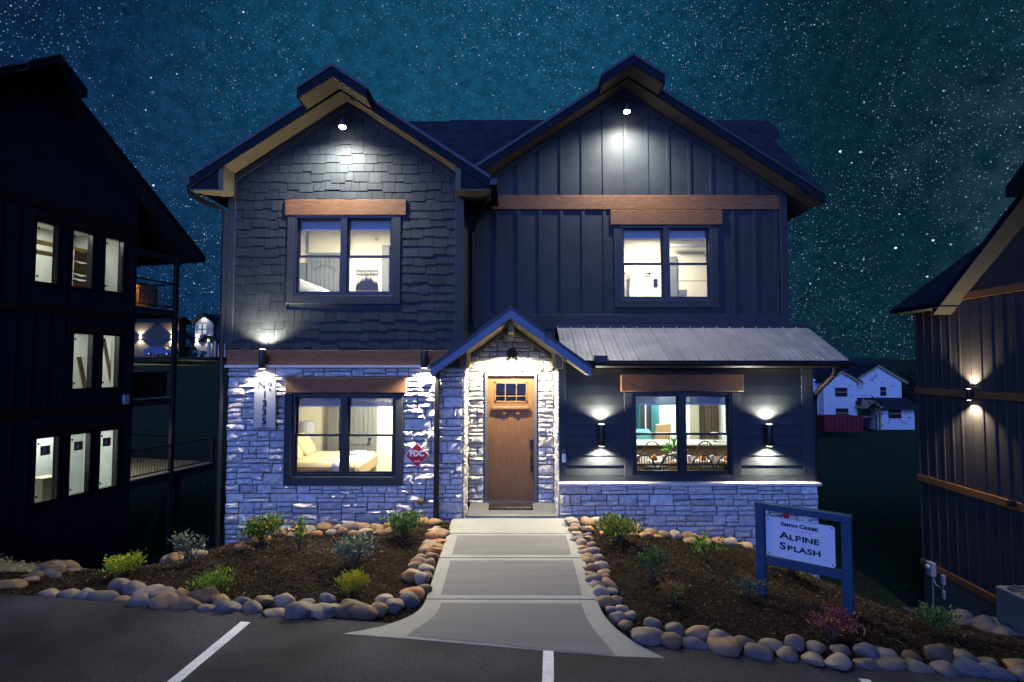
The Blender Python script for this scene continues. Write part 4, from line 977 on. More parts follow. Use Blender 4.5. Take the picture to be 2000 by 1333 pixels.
# dining room: spindle chairs round a dark table, living room beyond
def chair():
    t = thing('spindle_chair', 'x', 'chair'); q = MB()
    q.lathe([(.20,.43),(.22,.445),(.21,.465)], (0,0,0), 16); q.build('seat', M['blackwood'], t, smooth=True)
    for a, b in ((-1,-1),(1,-1),(-1,1),(1,1)):
        q = MB(); q.tube([(a*.14,b*.14,.44),(a*.20,b*.20,0)],[.017,.012],6); q.build('leg', M['blackwood'], t)
    q = MB(); q.tube([(.225*math.cos(a),-.19-.05*math.sin(a),.45+.50*math.sin(a)**.8) for a in (math.pi*k/16 for k in range(17))],.0145,6); q.build('hoop', M['blackwood'], t, smooth=True)
    for k in range(7):
        x = -.15+.05*k; zt_ = .45+.50*math.sin(math.acos(max(-1,min(1,x/.225))))**.8; q = MB(); q.tube([(x*.8,-.18,.46),(x,-.235,zt_)],.007,5); q.build('spindle', M['blackwood'], t)
    return t
ch = chair(); CM = {}
for c_ in bpy.data.objects:
    if c_.parent: CM.setdefault(c_.parent.name, []).append(c_)
spots = [(2.45,.66,math.pi*0,'black spindle chair at the left end of the dining window'),(2.93,.66,.05,'black spindle chair left of the dining window mullion'),(3.53,.66,-.04,'black spindle chair right of the dining window mullion'),(3.98,.66,0,'black spindle chair at the right end of the dining window'),
 (3.05,1.95,math.pi,'black spindle chair across the table, left of the green plant'),(4.20,1.95,math.pi,'black spindle chair across the table, before the dark cabinets')]
for i, (x, y, rz, lab) in enumerate(spots):
    c_ = ch if i == 0 else copy_tree(ch, None, CM)
    c_.location = (x,y,.06); c_.rotation_euler = (0,0,rz); c_['label'] = lab; c_['group'] = 'spindle chairs round the dining table'
t = thing('dining_table', 'dark dining table set with plates in the lower right window', 'table', (3.25,1.3,.02))
q = MB(); q.bbox(-1.3,1.3,-.42,.42,.70,.745,.01); q.build('table_top', M['wood'], t)
for a in (-1.15,1.15):
    for b in (-.3,.3): q = MB(); q.bbox(a-.04,a+.04,b-.04,b+.04,0,.70,.006); q.build('leg', M['blackwood'], t)
for k, x in enumerate((-.95,-.45,.05,.50,.98)):
    t = thing('place_setting', 'white plate with an orange napkin, %s on the dining table' % ('leftmost','second from left','in the middle','second from right','rightmost')[k], 'plate', (3.25+x,1.06,.767), 0, 'place settings on the dining table')
    q = MB(); q.lathe([(.06,0),(.14,.018),(.145,.022)],(0,0,0),18); q.build('plate', M['white'], t, smooth=True)
    q = MB(); q.prism([(-.06,.022),(.06,.022),(.02,.13),(-.02,.13)],-.03,.03,'y'); q.build('napkin', M['orange'], t)
    t = thing('drinking_glass', 'pale tumbler beside the plate, %s on the dining table' % ('leftmost','second from left','in the middle','second from right','rightmost')[k], 'glass', (3.25+x+.2,1.12,.767), 0, 'tumblers on the dining table')
    q = MB(); q.lathe([(.030,0),(.036,.11)],(0,0,0),12); q.build('tumbler', M['coolwall'], t, smooth=True)
def foliage(mb, c, n, R, leaf, r, up=.6, flat=.35):
    for _ in range(n):
        while True:
            v = Vector((r.uniform(-1,1), r.uniform(-1,1), r.uniform(-1,1)))
            if .25 < v.length < 1: break
        p = Vector(c)+Vector((v.x*R[0], v.y*R[1], v.z*R[2])); d = (v.normalized()+Vector((r.uniform(-.5,.5), r.uniform(-.5,.5), up+r.uniform(-.4,.4)))).normalized()
        s = d.cross(Vector((r.uniform(-1,1), r.uniform(-1,1), r.uniform(-1,1)))).normalized(); l = leaf*r.uniform(.6,1.25); w = l*flat; nn = d.cross(s)*w*.3
        mb.add([p, p+d*l*.5+s*w*.5-nn, p+d*l, p+d*l*.5-s*w*.5-nn], [(0,1,2),(0,2,3)])
t = thing('table_plant', 'bright green leafy plant on the dining table', 'plant', (3.28,1.4,.767)); q = MB(); q.lathe([(.05,0),(.07,.12)],(0,0,0),12); q.build('pot', M['white'], t)
q = MB(); foliage(q, (0,0,.22), 120, (.16,.12,.12), .12, random.Random(3)); stuff(q.build('leaves', M['leafroom'], t))
t = thing('kitchen_island', 'long white island counter beyond the dining table', 'kitchen island', (4.1,2.7,.02)); q = MB(); q.box(-2.2,.9,-.3,.3,0,.86); q.build('cabinet', M['wood'], t); q = MB(); q.bbox(-2.25,.95,-.35,.35,.862,.90,.008); q.build('counter', M['ledge'], t)
t = thing('tan_armchair', 'tan leather armchair back beyond the island', 'armchair', (3.55,3.35,.14)); q = MB(); q.hexa([(-.17,-.08,.4),(.19,-.08,.4),(.19,.08,.4),(-.17,.08,.4),(-.12,-.14,1.10),(.22,-.14,1.14),(.22,.02,1.14),(-.12,.02,1.10)]); q.build('backrest', M['tan'], t); q = MB(); q.bbox(-.20,.22,-.02,.5,.02,.42,.04); q.build('seat', M['tan'], t)
t = thing('teal_sofa', 'teal sofa at the back left of the living room', 'sofa', (2.75,4.0,.02)); q = MB(); q.bbox(-.8,.8,-.4,.4,.05,.45,.04); q.build('seat', M['teal'], t); q = MB(); q.bbox(-.8,.8,.15,.42,.452,1.0,.06); q.build('backrest', M['teal'], t)
for k, (x, lab) in enumerate(((3.25,'narrow teal curtain panel at the left edge of the living room'),(3.72,'wider teal curtain panel beside the bright living room wall'))):
    t = thing('curtain', lab, 'curtain', (x,4.42,.02)); q = MB(); w = .08+.03*k; n = 24
    vs = [(-w+2*w*i/n,-.04*math.sin(i*1.3),z) for z in (.05,2.5) for i in range(n+1)]; q.add(vs, [(i,i+1,i+n+2,i+n+1) for i in range(n)]); q.build('curtain_cloth', M['teal'], t, smooth=True)
t = thing('night_window', 'dark window between the teal curtains of the living room', 'window', (3.47,4.48,.9)); q = MB(); q.box(-.2,.2,-.02,0,0,1.5); q.build('dark_pane', M['opening'], t); q = MB(); q.box(-.012,.012,-.04,-.021,0,1.5); q.build('mullion', M['white'], t)
t = thing('dark_cabinet_wall', 'tall dark cabinets at the right of the kitchen', 'cabinet', (4.86,4.3,.02)); 
for k in range(3): q = MB(); q.bbox(-.2+k*.18,-.2+k*.18+.172,-.30,0,0,2.5,.006); q.build('cabinet_door', mat('walnut_dark', (.12,.08,.05), .5, var=(5,.3)), t)
t = thing('white_column', 'cream wall corner at the centre of the dining window', 'column', (4.52,3.9,.02)); q = MB(); q.bbox(-.12,.12,-.1,.1,0,2.58,.006); q.build('column_shaft', M['cream'], t)
t = thing('cake_stand', 'black stand with a white top on the kitchen counter', 'stand', (4.62,2.75,.925)); q = MB(); q.lathe([(.07,0),(.012,.02),(.012,.14),(.13,.16),(.13,.175)],(0,0,0),14); q.build('stand', M['blackwood'], t, smooth=True); q = MB(); q.lathe([(.09,.176),(.085,.20),(.01,.21)],(0,0,0),14); q.build('white_top', M['white'], t)
t = thing('pendant_lamp', 'small white pendant hanging over the island', 'pendant', (4.55,2.8,2.0)); q = MB(); q.lathe([(.16,0),(.03,.09),(.008,.10),(.008,.60)],(0,0,0),14); q.build('pendant_shade', M['white'], t)

# ------------------------------------------------------------------ river stones round the beds
COLS = {'tan': (.215,.130,.062), 'grey': (.150,.118,.092), 'brown': (.125,.075,.042), 'slate blue': (.105,.098,.095), 'pale': (.25,.195,.135), 'rust': (.30,.135,.045)}
RM = {k: mat('river_stone_'+k.replace(' ','_'), v, .75, var=(9, .3, 60, .12), bump=(38, .35, .006), rand=.14) for k, v in COLS.items()}
def pebble(i, sub):
    bm = bmesh.new(); bmesh.ops.create_icosphere(bm, subdivisions=sub, radius=1); r = random.Random(300+i)
    ph = [r.uniform(0, 6.3) for _ in range(6)]; cutn = [Vector((r.uniform(-1,1), r.uniform(-1,1), r.uniform(-.6,1))).normalized() for _ in range(3)]; cutd = [r.uniform(.58,.90) for _ in range(3)]
    for v in bm.verts:
        p = v.co.copy(); s = 1+.13*math.sin(2.1*p.x+ph[0])*math.cos(1.7*p.y+ph[1])+.09*math.sin(3.3*p.z+2.2*p.x+ph[2])+.05*math.sin(5*p.y+ph[3]+3*p.x)
        q = p*s
        for n_, d_ in zip(cutn, cutd):
            e = q.dot(n_)-d_
            if e > 0: q -= n_*e*.75
        v.co = q
    m = MB(); m.take(bm); return m
PEB = {}
def peb_mesh(i, colr, big):
    k = (i, colr, big)
    if k not in PEB: PEB[k] = pebble(i, 3 if big else 2).mesh('river_stone', RM[colr], True)
    return PEB[k]
RS = random.Random(77)
RIVER = []
def river(px, py, w, where, mix, lift=.30, hz=bed_h, h=None, rz=None, colr=None, big=None, nth=None):
    p = on_ground(px, py, hz); big = (p.y < -2.2) if big is None else big
    colr = colr or RS.choice(mix); a = w*RS.uniform(.40, .62); b = w*RS.uniform(.32, .46); c = (h or w*RS.uniform(.24, .42))
    size = 'large' if w > .31 else 'small' if w < .21 else 'mid sized'
    RIVER.append(dict(size=w/(p.y-CY), me=peb_mesh(RS.randrange(12), colr, big), loc=(p.x, p.y, p.z+c*lift), rot=(RS.uniform(-.25,.25), RS.uniform(-.2,.2), RS.uniform(-.5,.5) if rz is None else rz), sc=(a, b, c),
                      head=f'{size} {colr} stone', where=where, nth=nth))
def place_river():
    RIVER.sort(key=lambda r: -r['size'])
    for r in RIVER[:298]:
        o = link('river_stone', r['me'], None, r['loc'], r['rot'], r['sc'])
        tag(o, r['head']+(', '+r['nth'] if r['nth'] else '')+' '+r['where'], 'stone', 'river stones '+r['where'])
    mm = MB()
    for r in RIVER[298:]:
        X = Matrix.LocRotScale(Vector(r['loc']), Matrix.Rotation(r['rot'][2], 3, 'Z'), Vector(r['sc'])); o_ = len(mm.v); me = r['me']; k = me.materials[0].name
        SMALL.setdefault(k, MB()); m_ = SMALL[k]; o_ = len(m_.v)
        m_.v += [tuple(X@v.co) for v in me.vertices]; m_.f += [tuple(q+o_ for q in pl.vertices) for pl in me.polygons]
    tot = MB(); idx = []; ms = []
    for k, m_ in SMALL.items():
        o_ = len(tot.v); tot.v += m_.v; tot.f += [tuple(q+o_ for q in f) for f in m_.f]; idx += [len(ms)]*len(m_.f); ms.append(bpy.data.materials[k])
    me = bpy.data.meshes.new('small_river_stones'); me.from_pydata(tot.v, [], tot.f)
    for m_ in ms: me.materials.append(m_)
    me.polygons.foreach_set('material_index', idx); me.polygons.foreach_set('use_smooth', [True]*len(idx))
    o = bpy.data.objects.new('small_river_stones', me); C.objects.link(o); stuff(o); tag(o, 'small river stones tucked between the larger border stones', 'stones')
SMALL = {}
ORD = ['first','second','third','fourth','fifth','sixth','seventh','eighth','ninth','tenth']+['%dth'%k for k in range(11,150)]
for k_ in (21,31,41,51,61,71,81,91): ORD[k_-1] = '%dst'%k_
for k_ in (22,32,42,52,62,72,82,92): ORD[k_-1] = '%dnd'%k_
for k_ in (23,33,43,53,63,73,83,93): ORD[k_-1] = '%drd'%k_
def path_pts(pts, step_m, hz=bed_h, jitter=0):
    P = [on_ground(x, y, hz) for x, y in pts]; out = []; acc = 0.0
    for (a, b), (pa, pb) in zip(zip(P, P[1:]), zip(pts, pts[1:])):
        L_ = (b-a).length; s = acc
        while s < L_:
            t = s/L_; out.append((pa[0]+(pb[0]-pa[0])*t, pa[1]+(pb[1]-pa[1])*t)); s += step_m*RS.uniform(.86, 1.16)
        acc = s-L_
    return out
def border(pts, w, where, mix, rows=((0,1.0),), step=.92, end='left', **kw):
    for dy, sc in rows:
        for i, (x, y) in enumerate(path_pts([(a, b+dy) for a, b in pts], w*sc*step, kw.get('hz', bed_h))):
            river(x, y+RS.uniform(-2.5,2.5), w*sc*RS.uniform(.8,1.18), where, mix, nth=ORD[i]+' from '+end, **kw)
cool = ['tan','grey','grey','brown','slate blue','tan','pale']; warm = ['tan','rust','tan','pale','brown','tan']
border([(95,1168),(160,1176),(250,1184),(360,1192),(470,1199),(560,1206),(640,1207),(715,1202)], .285, 'in the left bed front row', cool, lift=.34)
border([(230,1166),(340,1176),(470,1186),(590,1192),(690,1194)], .25, 'in the left bed second row', cool, step=.95, lift=.75)
for x, y, w, c in ((700,1205,.40,'brown'),(738,1200,.27,'tan'),(768,1194,.30,'grey'),(796,1184,.28,'slate blue'),(750,1178,.26,'pale'),(806,1170,.32,'rust'),(828,1160,.22,'brown'),(636,1204,.34,'grey')):
    river(x, y, w, 'by the left walk flare', [c])
border([(824,1140),(838,1105),(850,1080),(860,1055),(868,1036)], .235, 'on the left walk edge', warm, end='parking', rows=((0,1),), step=.78)
border([(800,1136),(818,1102),(832,1078),(844,1054),(852,1036)], .22, 'in the second row left of the walk', warm, end='parking', step=.85, lift=.5)
border([(545,1040),(580,1036),(640,1032),(700,1036),(760,1035),(815,1030),(870,1024)], .30, 'at the bedroom wall foot', ['rust','tan','rust','pale','tan'], step=.86)
border([(548,1050),(600,1047),(660,1043),(720,1046),(780,1045)], .22, 'in the lower row below the bedroom window', ['rust','tan','tan','pale'], step=.95)
border([(474,1076),(496,1066),(520,1056)], .24, 'at the left stone wall corner', ['rust','tan'], step=.9)
border([(14,1162),(30,1146),(66,1137),(95,1128),(118,1120),(150,1112),(185,1108),(214,1106)], .32, 'between straw and left bed', cool, hz=G, lift=.45)
border([(60,1142),(100,1136),(130,1126),(200,1116)], .24, 'in the inner row by the straw', cool, step=1.3, hz=G, lift=.45)
border([(326,1101),(345,1096),(366,1093),(392,1090)], .20, 'in the pile behind the grey-green shrub', ['rust','tan','pale'], step=.7, lift=.7)
border([(1122,1036),(1134,1062),(1140,1082),(1150,1108),(1158,1134),(1168,1158),(1180,1184),(1204,1210),(1236,1238)], .22, 'on the right walk edge', cool, end='house', step=.80)
border([(1142,1040),(1152,1066),(1164,1092),(1174,1114),(1184,1140),(1196,1168),(1214,1196),(1244,1222)], .19, 'in the second row right of the walk', cool+['slate blue'], end='house', step=.95, lift=.5)
border([(1262,1254),(1310,1264),(1365,1271),(1425,1279),(1490,1287),(1540,1293),(1605,1298),(1680,1303),(1750,1309),(1820,1315),(1890,1320),(1950,1325),(2010,1331)], .29, 'in the right bed front row', cool, lift=.34)
border([(1275,1240),(1340,1252),(1400,1260),(1470,1268),(1560,1276),(1650,1282),(1740,1292),(1830,1300),(1920,1310),(1990,1318)], .26, 'in the right bed second row', cool, step=.92, lift=.75)
border([(1116,1024),(1150,1024),(1180,1026),(1250,1038),(1300,1041),(1350,1046),(1400,1056),(1440,1064),(1478,1074)], .28, 'at the dining wall foot', ['rust','tan','pale','tan'], step=.84)
border([(1120,1036),(1142,1038),(1240,1050),(1290,1052),(1345,1058),(1390,1066)], .20, 'in the lower row below the dining window', ['tan','pale','rust'], step=1.25)
border([(1775,1198),(1800,1202),(1830,1207),(1860,1214),(1895,1222),(1925,1230),(1955,1242),(1995,1250)], .40, 'on the right bed crest by the neighbour', ['grey','tan','pale','grey'], rows=((0,1),), step=.85, lift=.4)

place_river()
# ------------------------------------------------------------------ shrubs in the beds
LEAF = {k: mat('leaf_'+k.replace(' ','_'), c, .6, var=(14,.35), spec=.2) for k, c in {'green':(.10,.17,.03),'lime':(.36,.50,.03),'gold':(.60,.42,.025),'grey':(.16,.18,.10),'dark':(.07,.11,.04),'red':(.24,.045,.06),'redgreen':(.36,.13,.05),'pale':(.36,.38,.20)}.items()}
STEM = mat('shrub_stem', (.07,.05,.03), .9)
def shrub(px, py, w, h, kind, label, n=420, leaf=.06, flat=.38, second=None, seed=0, open_=False, spikes=0, hz=bed_h, upright=.6):
    p = on_ground(px, py, hz); r = random.Random(900+seed); t = thing('shrub', label, 'shrub', p, r.uniform(0, 6.2), 'planted shrubs in the mulch beds')
    st = MB(); tips = []; nb = 9 if not open_ else 6
    for k in range(nb):
        a = r.uniform(0, 6.28); rad = r.uniform(.25,1)**.6; top = Vector((math.cos(a)*w*.42*rad, math.sin(a)*w*.42*rad, h*r.uniform(.6,.98)*(1-.25*rad)))
        mid = Vector((top.x*.4, top.y*.4, top.z*.5)); st.tube([(0,0,-.03), mid, top], [.012*h/.4+.002, .007, .003], 5); tips += [mid.lerp(top,.5), top, top]
    st.build('stems', STEM, t)
    f1 = MB(); f2 = MB()
    leaf *= .88; n = int(n*1.8); w *= .90; h *= .92
    for k in range(n):
        tip = r.choice(tips); sp = w*(.16 if not open_ else .10); c = tip+Vector((r.gauss(0,sp), r.gauss(0,sp), r.gauss(0,h*.10)-h*.03))
        if c.z < .02: c.z = r.uniform(.02,.08)
        d = Vector((c.x*.8/w, c.y*.8/w, upright))+Vector((r.uniform(-.7,.7), r.uniform(-.7,.7), r.uniform(-.5,.5))); d.normalize()
        s = d.cross(Vector((r.uniform(-1,1), r.uniform(-1,1), r.uniform(-1,1))))
        if s.length < .05: continue
        s.normalize(); l = leaf*r.uniform(.55,1.3); wd = l*flat; nn = d.cross(s)*wd*.3
        (f2 if second and r.random() < second[1] else f1).add([c, c+d*l*.5+s*wd*.5-nn, c+d*l, c+d*l*.5-s*wd*.5-nn], [(0,1,2),(0,2,3)])
    stuff(f1.build('leaves', LEAF[kind], t))
    if second and f2.v: stuff(f2.build('tinted_leaves', LEAF[second[0]], t))
    return t
shrub(512,1064,.55,.46,'green','bushy green shrub at the left end of the bedroom window wall',700,.075,second=('gold',.18),seed=1)
shrub(790,1052,.52,.42,'green','bushy green shrub by the downspout left of the walk',650,.075,second=('pale',.15),seed=2)
shrub(586,1078,.24,.52,'green','thin spindly plant in front of the bedroom window wall',110,.07,seed=3,open_=True,second=('lime',.3))
t = shrub(697,1112,.48,.44,'grey','grey-green rose bush with yellow buds left of the walk',520,.075,second=('pale',.35),seed=4)
q = MB()
for k in range(5): q.lathe([(.004,-.02),(.022,0),(.018,.022),(.004,.034)], (-.15+.075*k,-.08+.05*math.sin(k*2.2),.33+.05*math.cos(k*1.7)), 8)
q.build('flower_bud', mat('yellow_bud', (.62,.48,.06), .6), t, smooth=True)
shrub(690,1164,.34,.27,'gold','golden feathery shrub near the front left of the walk',620,.05,.25,second=('lime',.4),seed=5,upright=1.0)
shrub(416,1166,.37,.29,'lime','lime green feathery shrub at the middle of the left bed front',640,.05,.28,second=('green',.3),seed=6,upright=1.0)
shrub(243,1128,.37,.30,'lime','dense lime green shrub at the left end of the bed by the straw',640,.05,.4,second=('gold',.25),seed=7)
shrub(376,1104,.46,.52,'grey','open grey-green shrub at the crest by the dark gap',230,.075,.35,seed=8,open_=True,second=('pale',.2))
shrub(1212,1064,.56,.46,'green','bushy green shrub at the foot of the dining window wall',700,.075,second=('gold',.15),seed=9)
shrub(1274,1130,.38,.40,'dark','small dark green rose bush in the right bed',260,.07,seed=10,second=('green',.5),open_=True)
t = shrub(1382,1098,.46,.50,'green','thin bare-stemmed plant with green tips below the dining window',170,.075,seed=11,open_=True,second=('lime',.3))
shrub(1312,1180,.30,.28,'redgreen','small red and green shrub in the middle of the right bed',260,.055,seed=12,second=('green',.45))
shrub(1548,1130,.60,.42,'lime','yellow-green shrub behind the community sign',620,.08,seed=13,second=('green',.5))
shrub(1462,1168,.42,.30,'grey','faint grey-green shrub left of the sign post',240,.055,seed=14,open_=True,second=('dark',.4))
shrub(1626,1250,.38,.34,'red','crimson leaved shrub in front of the sign',300,.06,seed=15,second=('redgreen',.3))
shrub(1828,1242,.40,.34,'green','low green shrub by the crest stones near the neighbour house',330,.07,seed=16,second=('dark',.4))

# ------------------------------------------------------------------ the dark house on the left
LHc = Vector((-12.3, 7.9, 0)); LHr = math.atan2(-.9661, -.2580)
LHs = thing('neighbour_house', 'dark three storey house with lit narrow windows and stacked decks, left of the main house', 'house', LHc, LHr)
LWN = [(2.42,3.0,4.95,6.62),(1.45,2.04,4.95,6.62),(.48,1.08,4.95,6.62),(1.34,1.92,1.96,3.60),(.51,1.06,1.96,3.60),(2.2,2.80,-1.12,.66),(1.31,1.91,-1.12,.66),(.46,1.04,-1.12,.66)]
def lwall(name, holes):
    xs_ = sorted({0, 11, *[c for h in holes for c in h[:2]]}); zs_ = sorted({-5.5, 7.3, *[c for h in holes for c in h[2:]]}); m = MB()
    for a, b in zip(xs_, xs_[1:]):
        for c, d_ in zip(zs_, zs_[1:]):
            if not any(h[0] < (a+b)/2 < h[1] and h[2] < (c+d_)/2 < h[3] for h in holes): m.box(a,b,-.2,0,c,d_)
    return m.build(name, M['leftsiding'], LHs)
lwall('side_wall', LWN)
LRs, LRz, LSL = 3.2, 11.05, .806
q = MB(); q.prism([(0,7.3),(11,7.3),(8.0,7.3),(LRs,LRz-.22),(0,LRz-.22-LSL*LRs)], -.2, 0, 'y'); q.build('gable_wall', M['leftsiding'], LHs)
q = MB(); q.box(0,.2,-9,-.2,-5.5,8.0); q.box(.2,11,-9,-8.8,-5.5,8); q.box(10.8,11,-8.8,-.2,-5.5,7.3); q.build('outer_wall', M['leftsiding'], LHs)
def slab_roof(par, c, z, sl, s0, s1, y0, y1, t=.06, fas=.24, rmat='shingle', fmat='fascia'):
    r = MB(); f = MB(); sf = MB()
    for e in (s0, s1):
        ze = z-sl*abs(e-c); r.prism([(c,z),(e,ze),(e,ze-t),(c,z-t)], y0, y1, 'y')
        f.prism([(c,z-t-.003),(e,ze-t-.003),(e,ze-fas),(c,z-fas)], y1-.04, y1-.005, 'y')
        sf.prism([(c,z-fas+.03),(e,ze-fas+.03),(e,ze-fas+.012),(c,z-fas+.012)], y0, y1-.041, 'y')
    r.build('roof', M[rmat], par); f.build('fascia', M[fmat], par); sf.build('soffit', M['soffit' if par is not LHs else 'darkwood'], par)
slab_roof(LHs, LRs, LRz, LSL, -2.25, 8.7, -9.3, .50)
slab_roof(LHs, LRs, LRz+.02, LSL, LRs-.75, LRs+.75, .0, .95)
for z in (7.0, 4.10, 1.25):
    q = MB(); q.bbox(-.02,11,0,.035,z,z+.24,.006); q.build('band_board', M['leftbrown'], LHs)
for k in range(24):
    x = .12+k*.41
    for z0, z1 in ((4.36,6.98),(1.51,4.08),(-2.2,1.23)):
        if any(h[0]-.1 < x < h[1]+.1 and h[2] < z1 and h[3] > z0 for h in LWN): continue
        if k > 14: continue
        q = MB(); q.box(x-.03,x+.03,0,.02,z0,z1); q.build('batten', M['leftsiding'], LHs)
for x0, x1, z in ((.40,3.1,6.66),(.40,2.05,3.64),(.38,2.95,.70)):
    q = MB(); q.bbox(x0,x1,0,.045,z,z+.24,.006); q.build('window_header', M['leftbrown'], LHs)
STICK = {5:(.42,.30), 6:(.40,.30), 7:(.45,.32)}
for i, (a, b, c, d_) in enumerate(LWN):
    f = MB(); e = .05; f.box(a-.06,a+e*.4,-.1,.03,c-.06,d_+.03); f.box(b-e*.4,b+.06,-.1,.03,c-.06,d_+.03); f.box(a+e*.4,b-e*.4,-.1,.03,c-.06,c+e*.4); f.box(a+e*.4,b-e*.4,-.1,.03,d_-e*.4,d_+.03); w = f.build('window', M['black'], LHs)
    q = MB(); q.box(a+.02,b-.02,-.06,-.055,c+.02,d_-.02); q.build('pane', GLASS, w)
    for k, zz in enumerate((c+.14, d_-.20)):
        q = MB(); q.box(b-.14,b-.09,-.054,-.050,zz,zz+.06); q.build('corner_tag', M['ink'], w)
    if i in STICK:
        u, v = .25, .26; zc = d_-.50; q = MB(); q.box(a+.18,a+.18+u,-.054,-.0515,zc,zc+v); s_ = q.build('sticker', M['orange'], w)
        q = MB(); q.box(a+.18+u*.42,a+.18+u*.80,-.051,-.0498,zc+.05,zc+v*.62); q.box(a+.18+u*.5,a+.18+u*.68,-.051,-.0498,zc+v*.62,zc+v*.86); q.build('sticker_print', M['white'], w)
WL = mat('primed_wall', (.55,.58,.56), .9, var=(2,.1))
for nm, z0, z1, dep in (('upper',4.5,7.0,2.4),('middle',1.6,4.1,1.6),('lower',-1.6,1.2,1.7)):
    q = MB(); q.box(.22,4.2,-dep-.05,-dep,z0,z1); q.box(.20,.22,-dep,-.2,z0,z1); q.box(4.2,4.25,-dep,-.2,z0,z1); q.box(.2,4.25,-dep-.05,-.2,z0-.05,z0); q.box(.2,4.25,-dep-.05,-.2,z1,z1+.05); q.build('room_wall', WL, LHs)
    area('room_light', (1.8,-dep*.55,z1-.05), .5, 58 if nm != 'lower' else 74, (1,.97,.88) if nm != 'lower' else (.95,1.0,.92), parent=LHs)
for k, z in enumerate((6.05,6.35)):
    q = MB(); q.box(.4,4.1,-1.3,-1.18,z-.10,z+.02); q.build('ceiling_joist', mat('yellow_joist', (.62,.50,.22), .8), LHs)
t = thing('wall_hanging', 'red and yellow patterned hanging behind the middle top window of the dark house', 'hanging'); t.parent = None
Ri = Matrix.Rotation(LHr, 4, 'Z'); t.location = LHc+Ri.to_3x3()@Vector((1.22,-.75,4.9)); t.rotation_euler = (0,0,LHr)
for k, (h0, h1, c) in enumerate(((0,.16,(.60,.05,.04)),(.165,.40,(.62,.20,.16)),(.405,.55,(.42,.38,.55)),(.555,.95,(.66,.46,.12)),(.955,1.3,(.55,.30,.24)))):
    q = MB(); q.prism([(-.20,h0),(.22,h0+.03),(.20,h1),(0,h1-.05),(-.2,h1-.01)], -.03, 0, 'y'); q.build('cloth_stripe', mat('hanging_%s' % 'abcde'[k], c, .8, var=(9,.4)), t)
q = thing('plank_offcut', 'leaning raw plank behind the right middle window of the dark house', 'plank'); q.location = LHc+Ri.to_3x3()@Vector((.36,-.7,1.62)); q.rotation_euler = (0,0,LHr)
m = MB(); m.beam((-.3,0,0),(.12,0,1.9),.12,.03,(0,1,0)); m.build('board', M['rawwood'], q)
q = thing('plank_offcut', 'leaning raw board behind the left middle window of the dark house', 'plank'); q.location = LHc+Ri.to_3x3()@Vector((1.10,-.8,1.62)); q.rotation_euler = (0,0,LHr)
m = MB(); m.beam((-.25,0,0),(.05,0,1.3),.14,.03,(0,1,0)); m.build('board', M['rawwood'], q)
q = thing('storage_carton', 'pale carton low behind the left bottom window of the dark house', 'box'); q.location = LHc+Ri.to_3x3()@Vector((1.85,-.9,-1.6)); q.rotation_euler = (0,0,LHr)
m = MB(); m.bbox(-.2,.25,-.25,.2,0,1.0,.01); m.build('carton', mat('carton', (.55,.50,.36), .9), q)
q = MB(); q.bbox(.18,.36,0,.09,1.42,1.72,.01); q.build('meter_box', M['utilgrey'], LHs)
# decks at its far end
for z, s0, th in ((4.62,-1.62,.28),(1.56,-1.62,.26),(-1.05,-3.45,.30)):
    n = 8 if s0 > -2 else 14
    q = MB(); q.box(s0,-.01,-4.2,-.02,z-th,z-.031); q.build('deck_frame', M['darkwood'], LHs)
    wd = (-.01-s0)/n
    for k in range(n): q = MB(); q.box(s0+k*wd+.004,s0+(k+1)*wd-.004,-4.2,-.0,z-.03,z); q.build('deck_board', M['deckwood'], LHs)
def railing(p, q_, z, h=.92, n=18):
    p = Vector((*p, z)); q_ = Vector((*q_, z)); r = MB(); r.beam(p+Vector((0,0,h)), q_+Vector((0,0,h)), .05,.045); ra = r.build('railing', M['lampblack'], LHs); r = MB(); r.beam(p+Vector((0,0,.09)), q_+Vector((0,0,.09)), .04,.035); r.build('bottom_rail', M['lampblack'], ra)
    for k in range(n):
        c = p.lerp(q_, (k+.5)/n); b = MB(); b.tube([c+Vector((0,0,.105)), c+Vector((0,0,h-.03))], .011, 4); b.build('baluster', M['lampblack'], ra)
railing((-.02,-.06), (-1.5,-.06), 4.62, n=12); railing((-1.56,-.1), (-1.56,-4.1), 4.62, n=14)
railing((-.02,-.06), (-1.5,-.06), -1.05, n=14); railing((-1.62,-.06), (-3.3,-.06), -1.05, n=16); railing((-3.4,-.1), (-3.4,-4.1), -1.05, n=18)
for s, y, z0, z1 in ((-1.56,-.06,-6,6.45),(-1.56,-4.1,-6,6.45),(-3.38,-.06,-1.05,-.1),(-2.0,-.2,-6,-1.35),(-3.3,-4.1,-6,-.1)):
    q = MB(); q.bbox(s-.07,s+.07,y-.07,y+.07,z0,z1,.008); q.build('deck_post', M['darkwood'], LHs)
q = MB(); q.beam((-.3,-.25,-4.2),(-1.9,-.25,-1.4),.14,.14,(0,1,0)); q.build('deck_brace', M['darkwood'], LHs)
q = MB(); q.box(-1.64,.0,-.14,.0,6.30,6.52); q.box(-1.64,-1.5,-4.2,-.15,6.30,6.52); q.build('porch_beam', M['darkwood'], LHs)
for y in (.15,-.5,-1.15,-1.8,-2.45,-3.1,-3.75):
    q = MB(); z = lambda s: LRz-.26-LSL*abs(s-LRs)
    q.prism([(0,z(0)),(-2.15,z(-2.15)),(-2.15,z(-2.15)-.13),(0,z(0)-.16)], y-.03, y+.03, 'y'); q.build('rafter', M['darkwood'], LHs)
P_ = LHc+Ri.to_3x3()@Vector((-.72,-.55,4.62)); t = thing('wooden_barrel', 'orange lit wooden stave tub with a domed lid on the top deck', 'tub', P_, LHr)
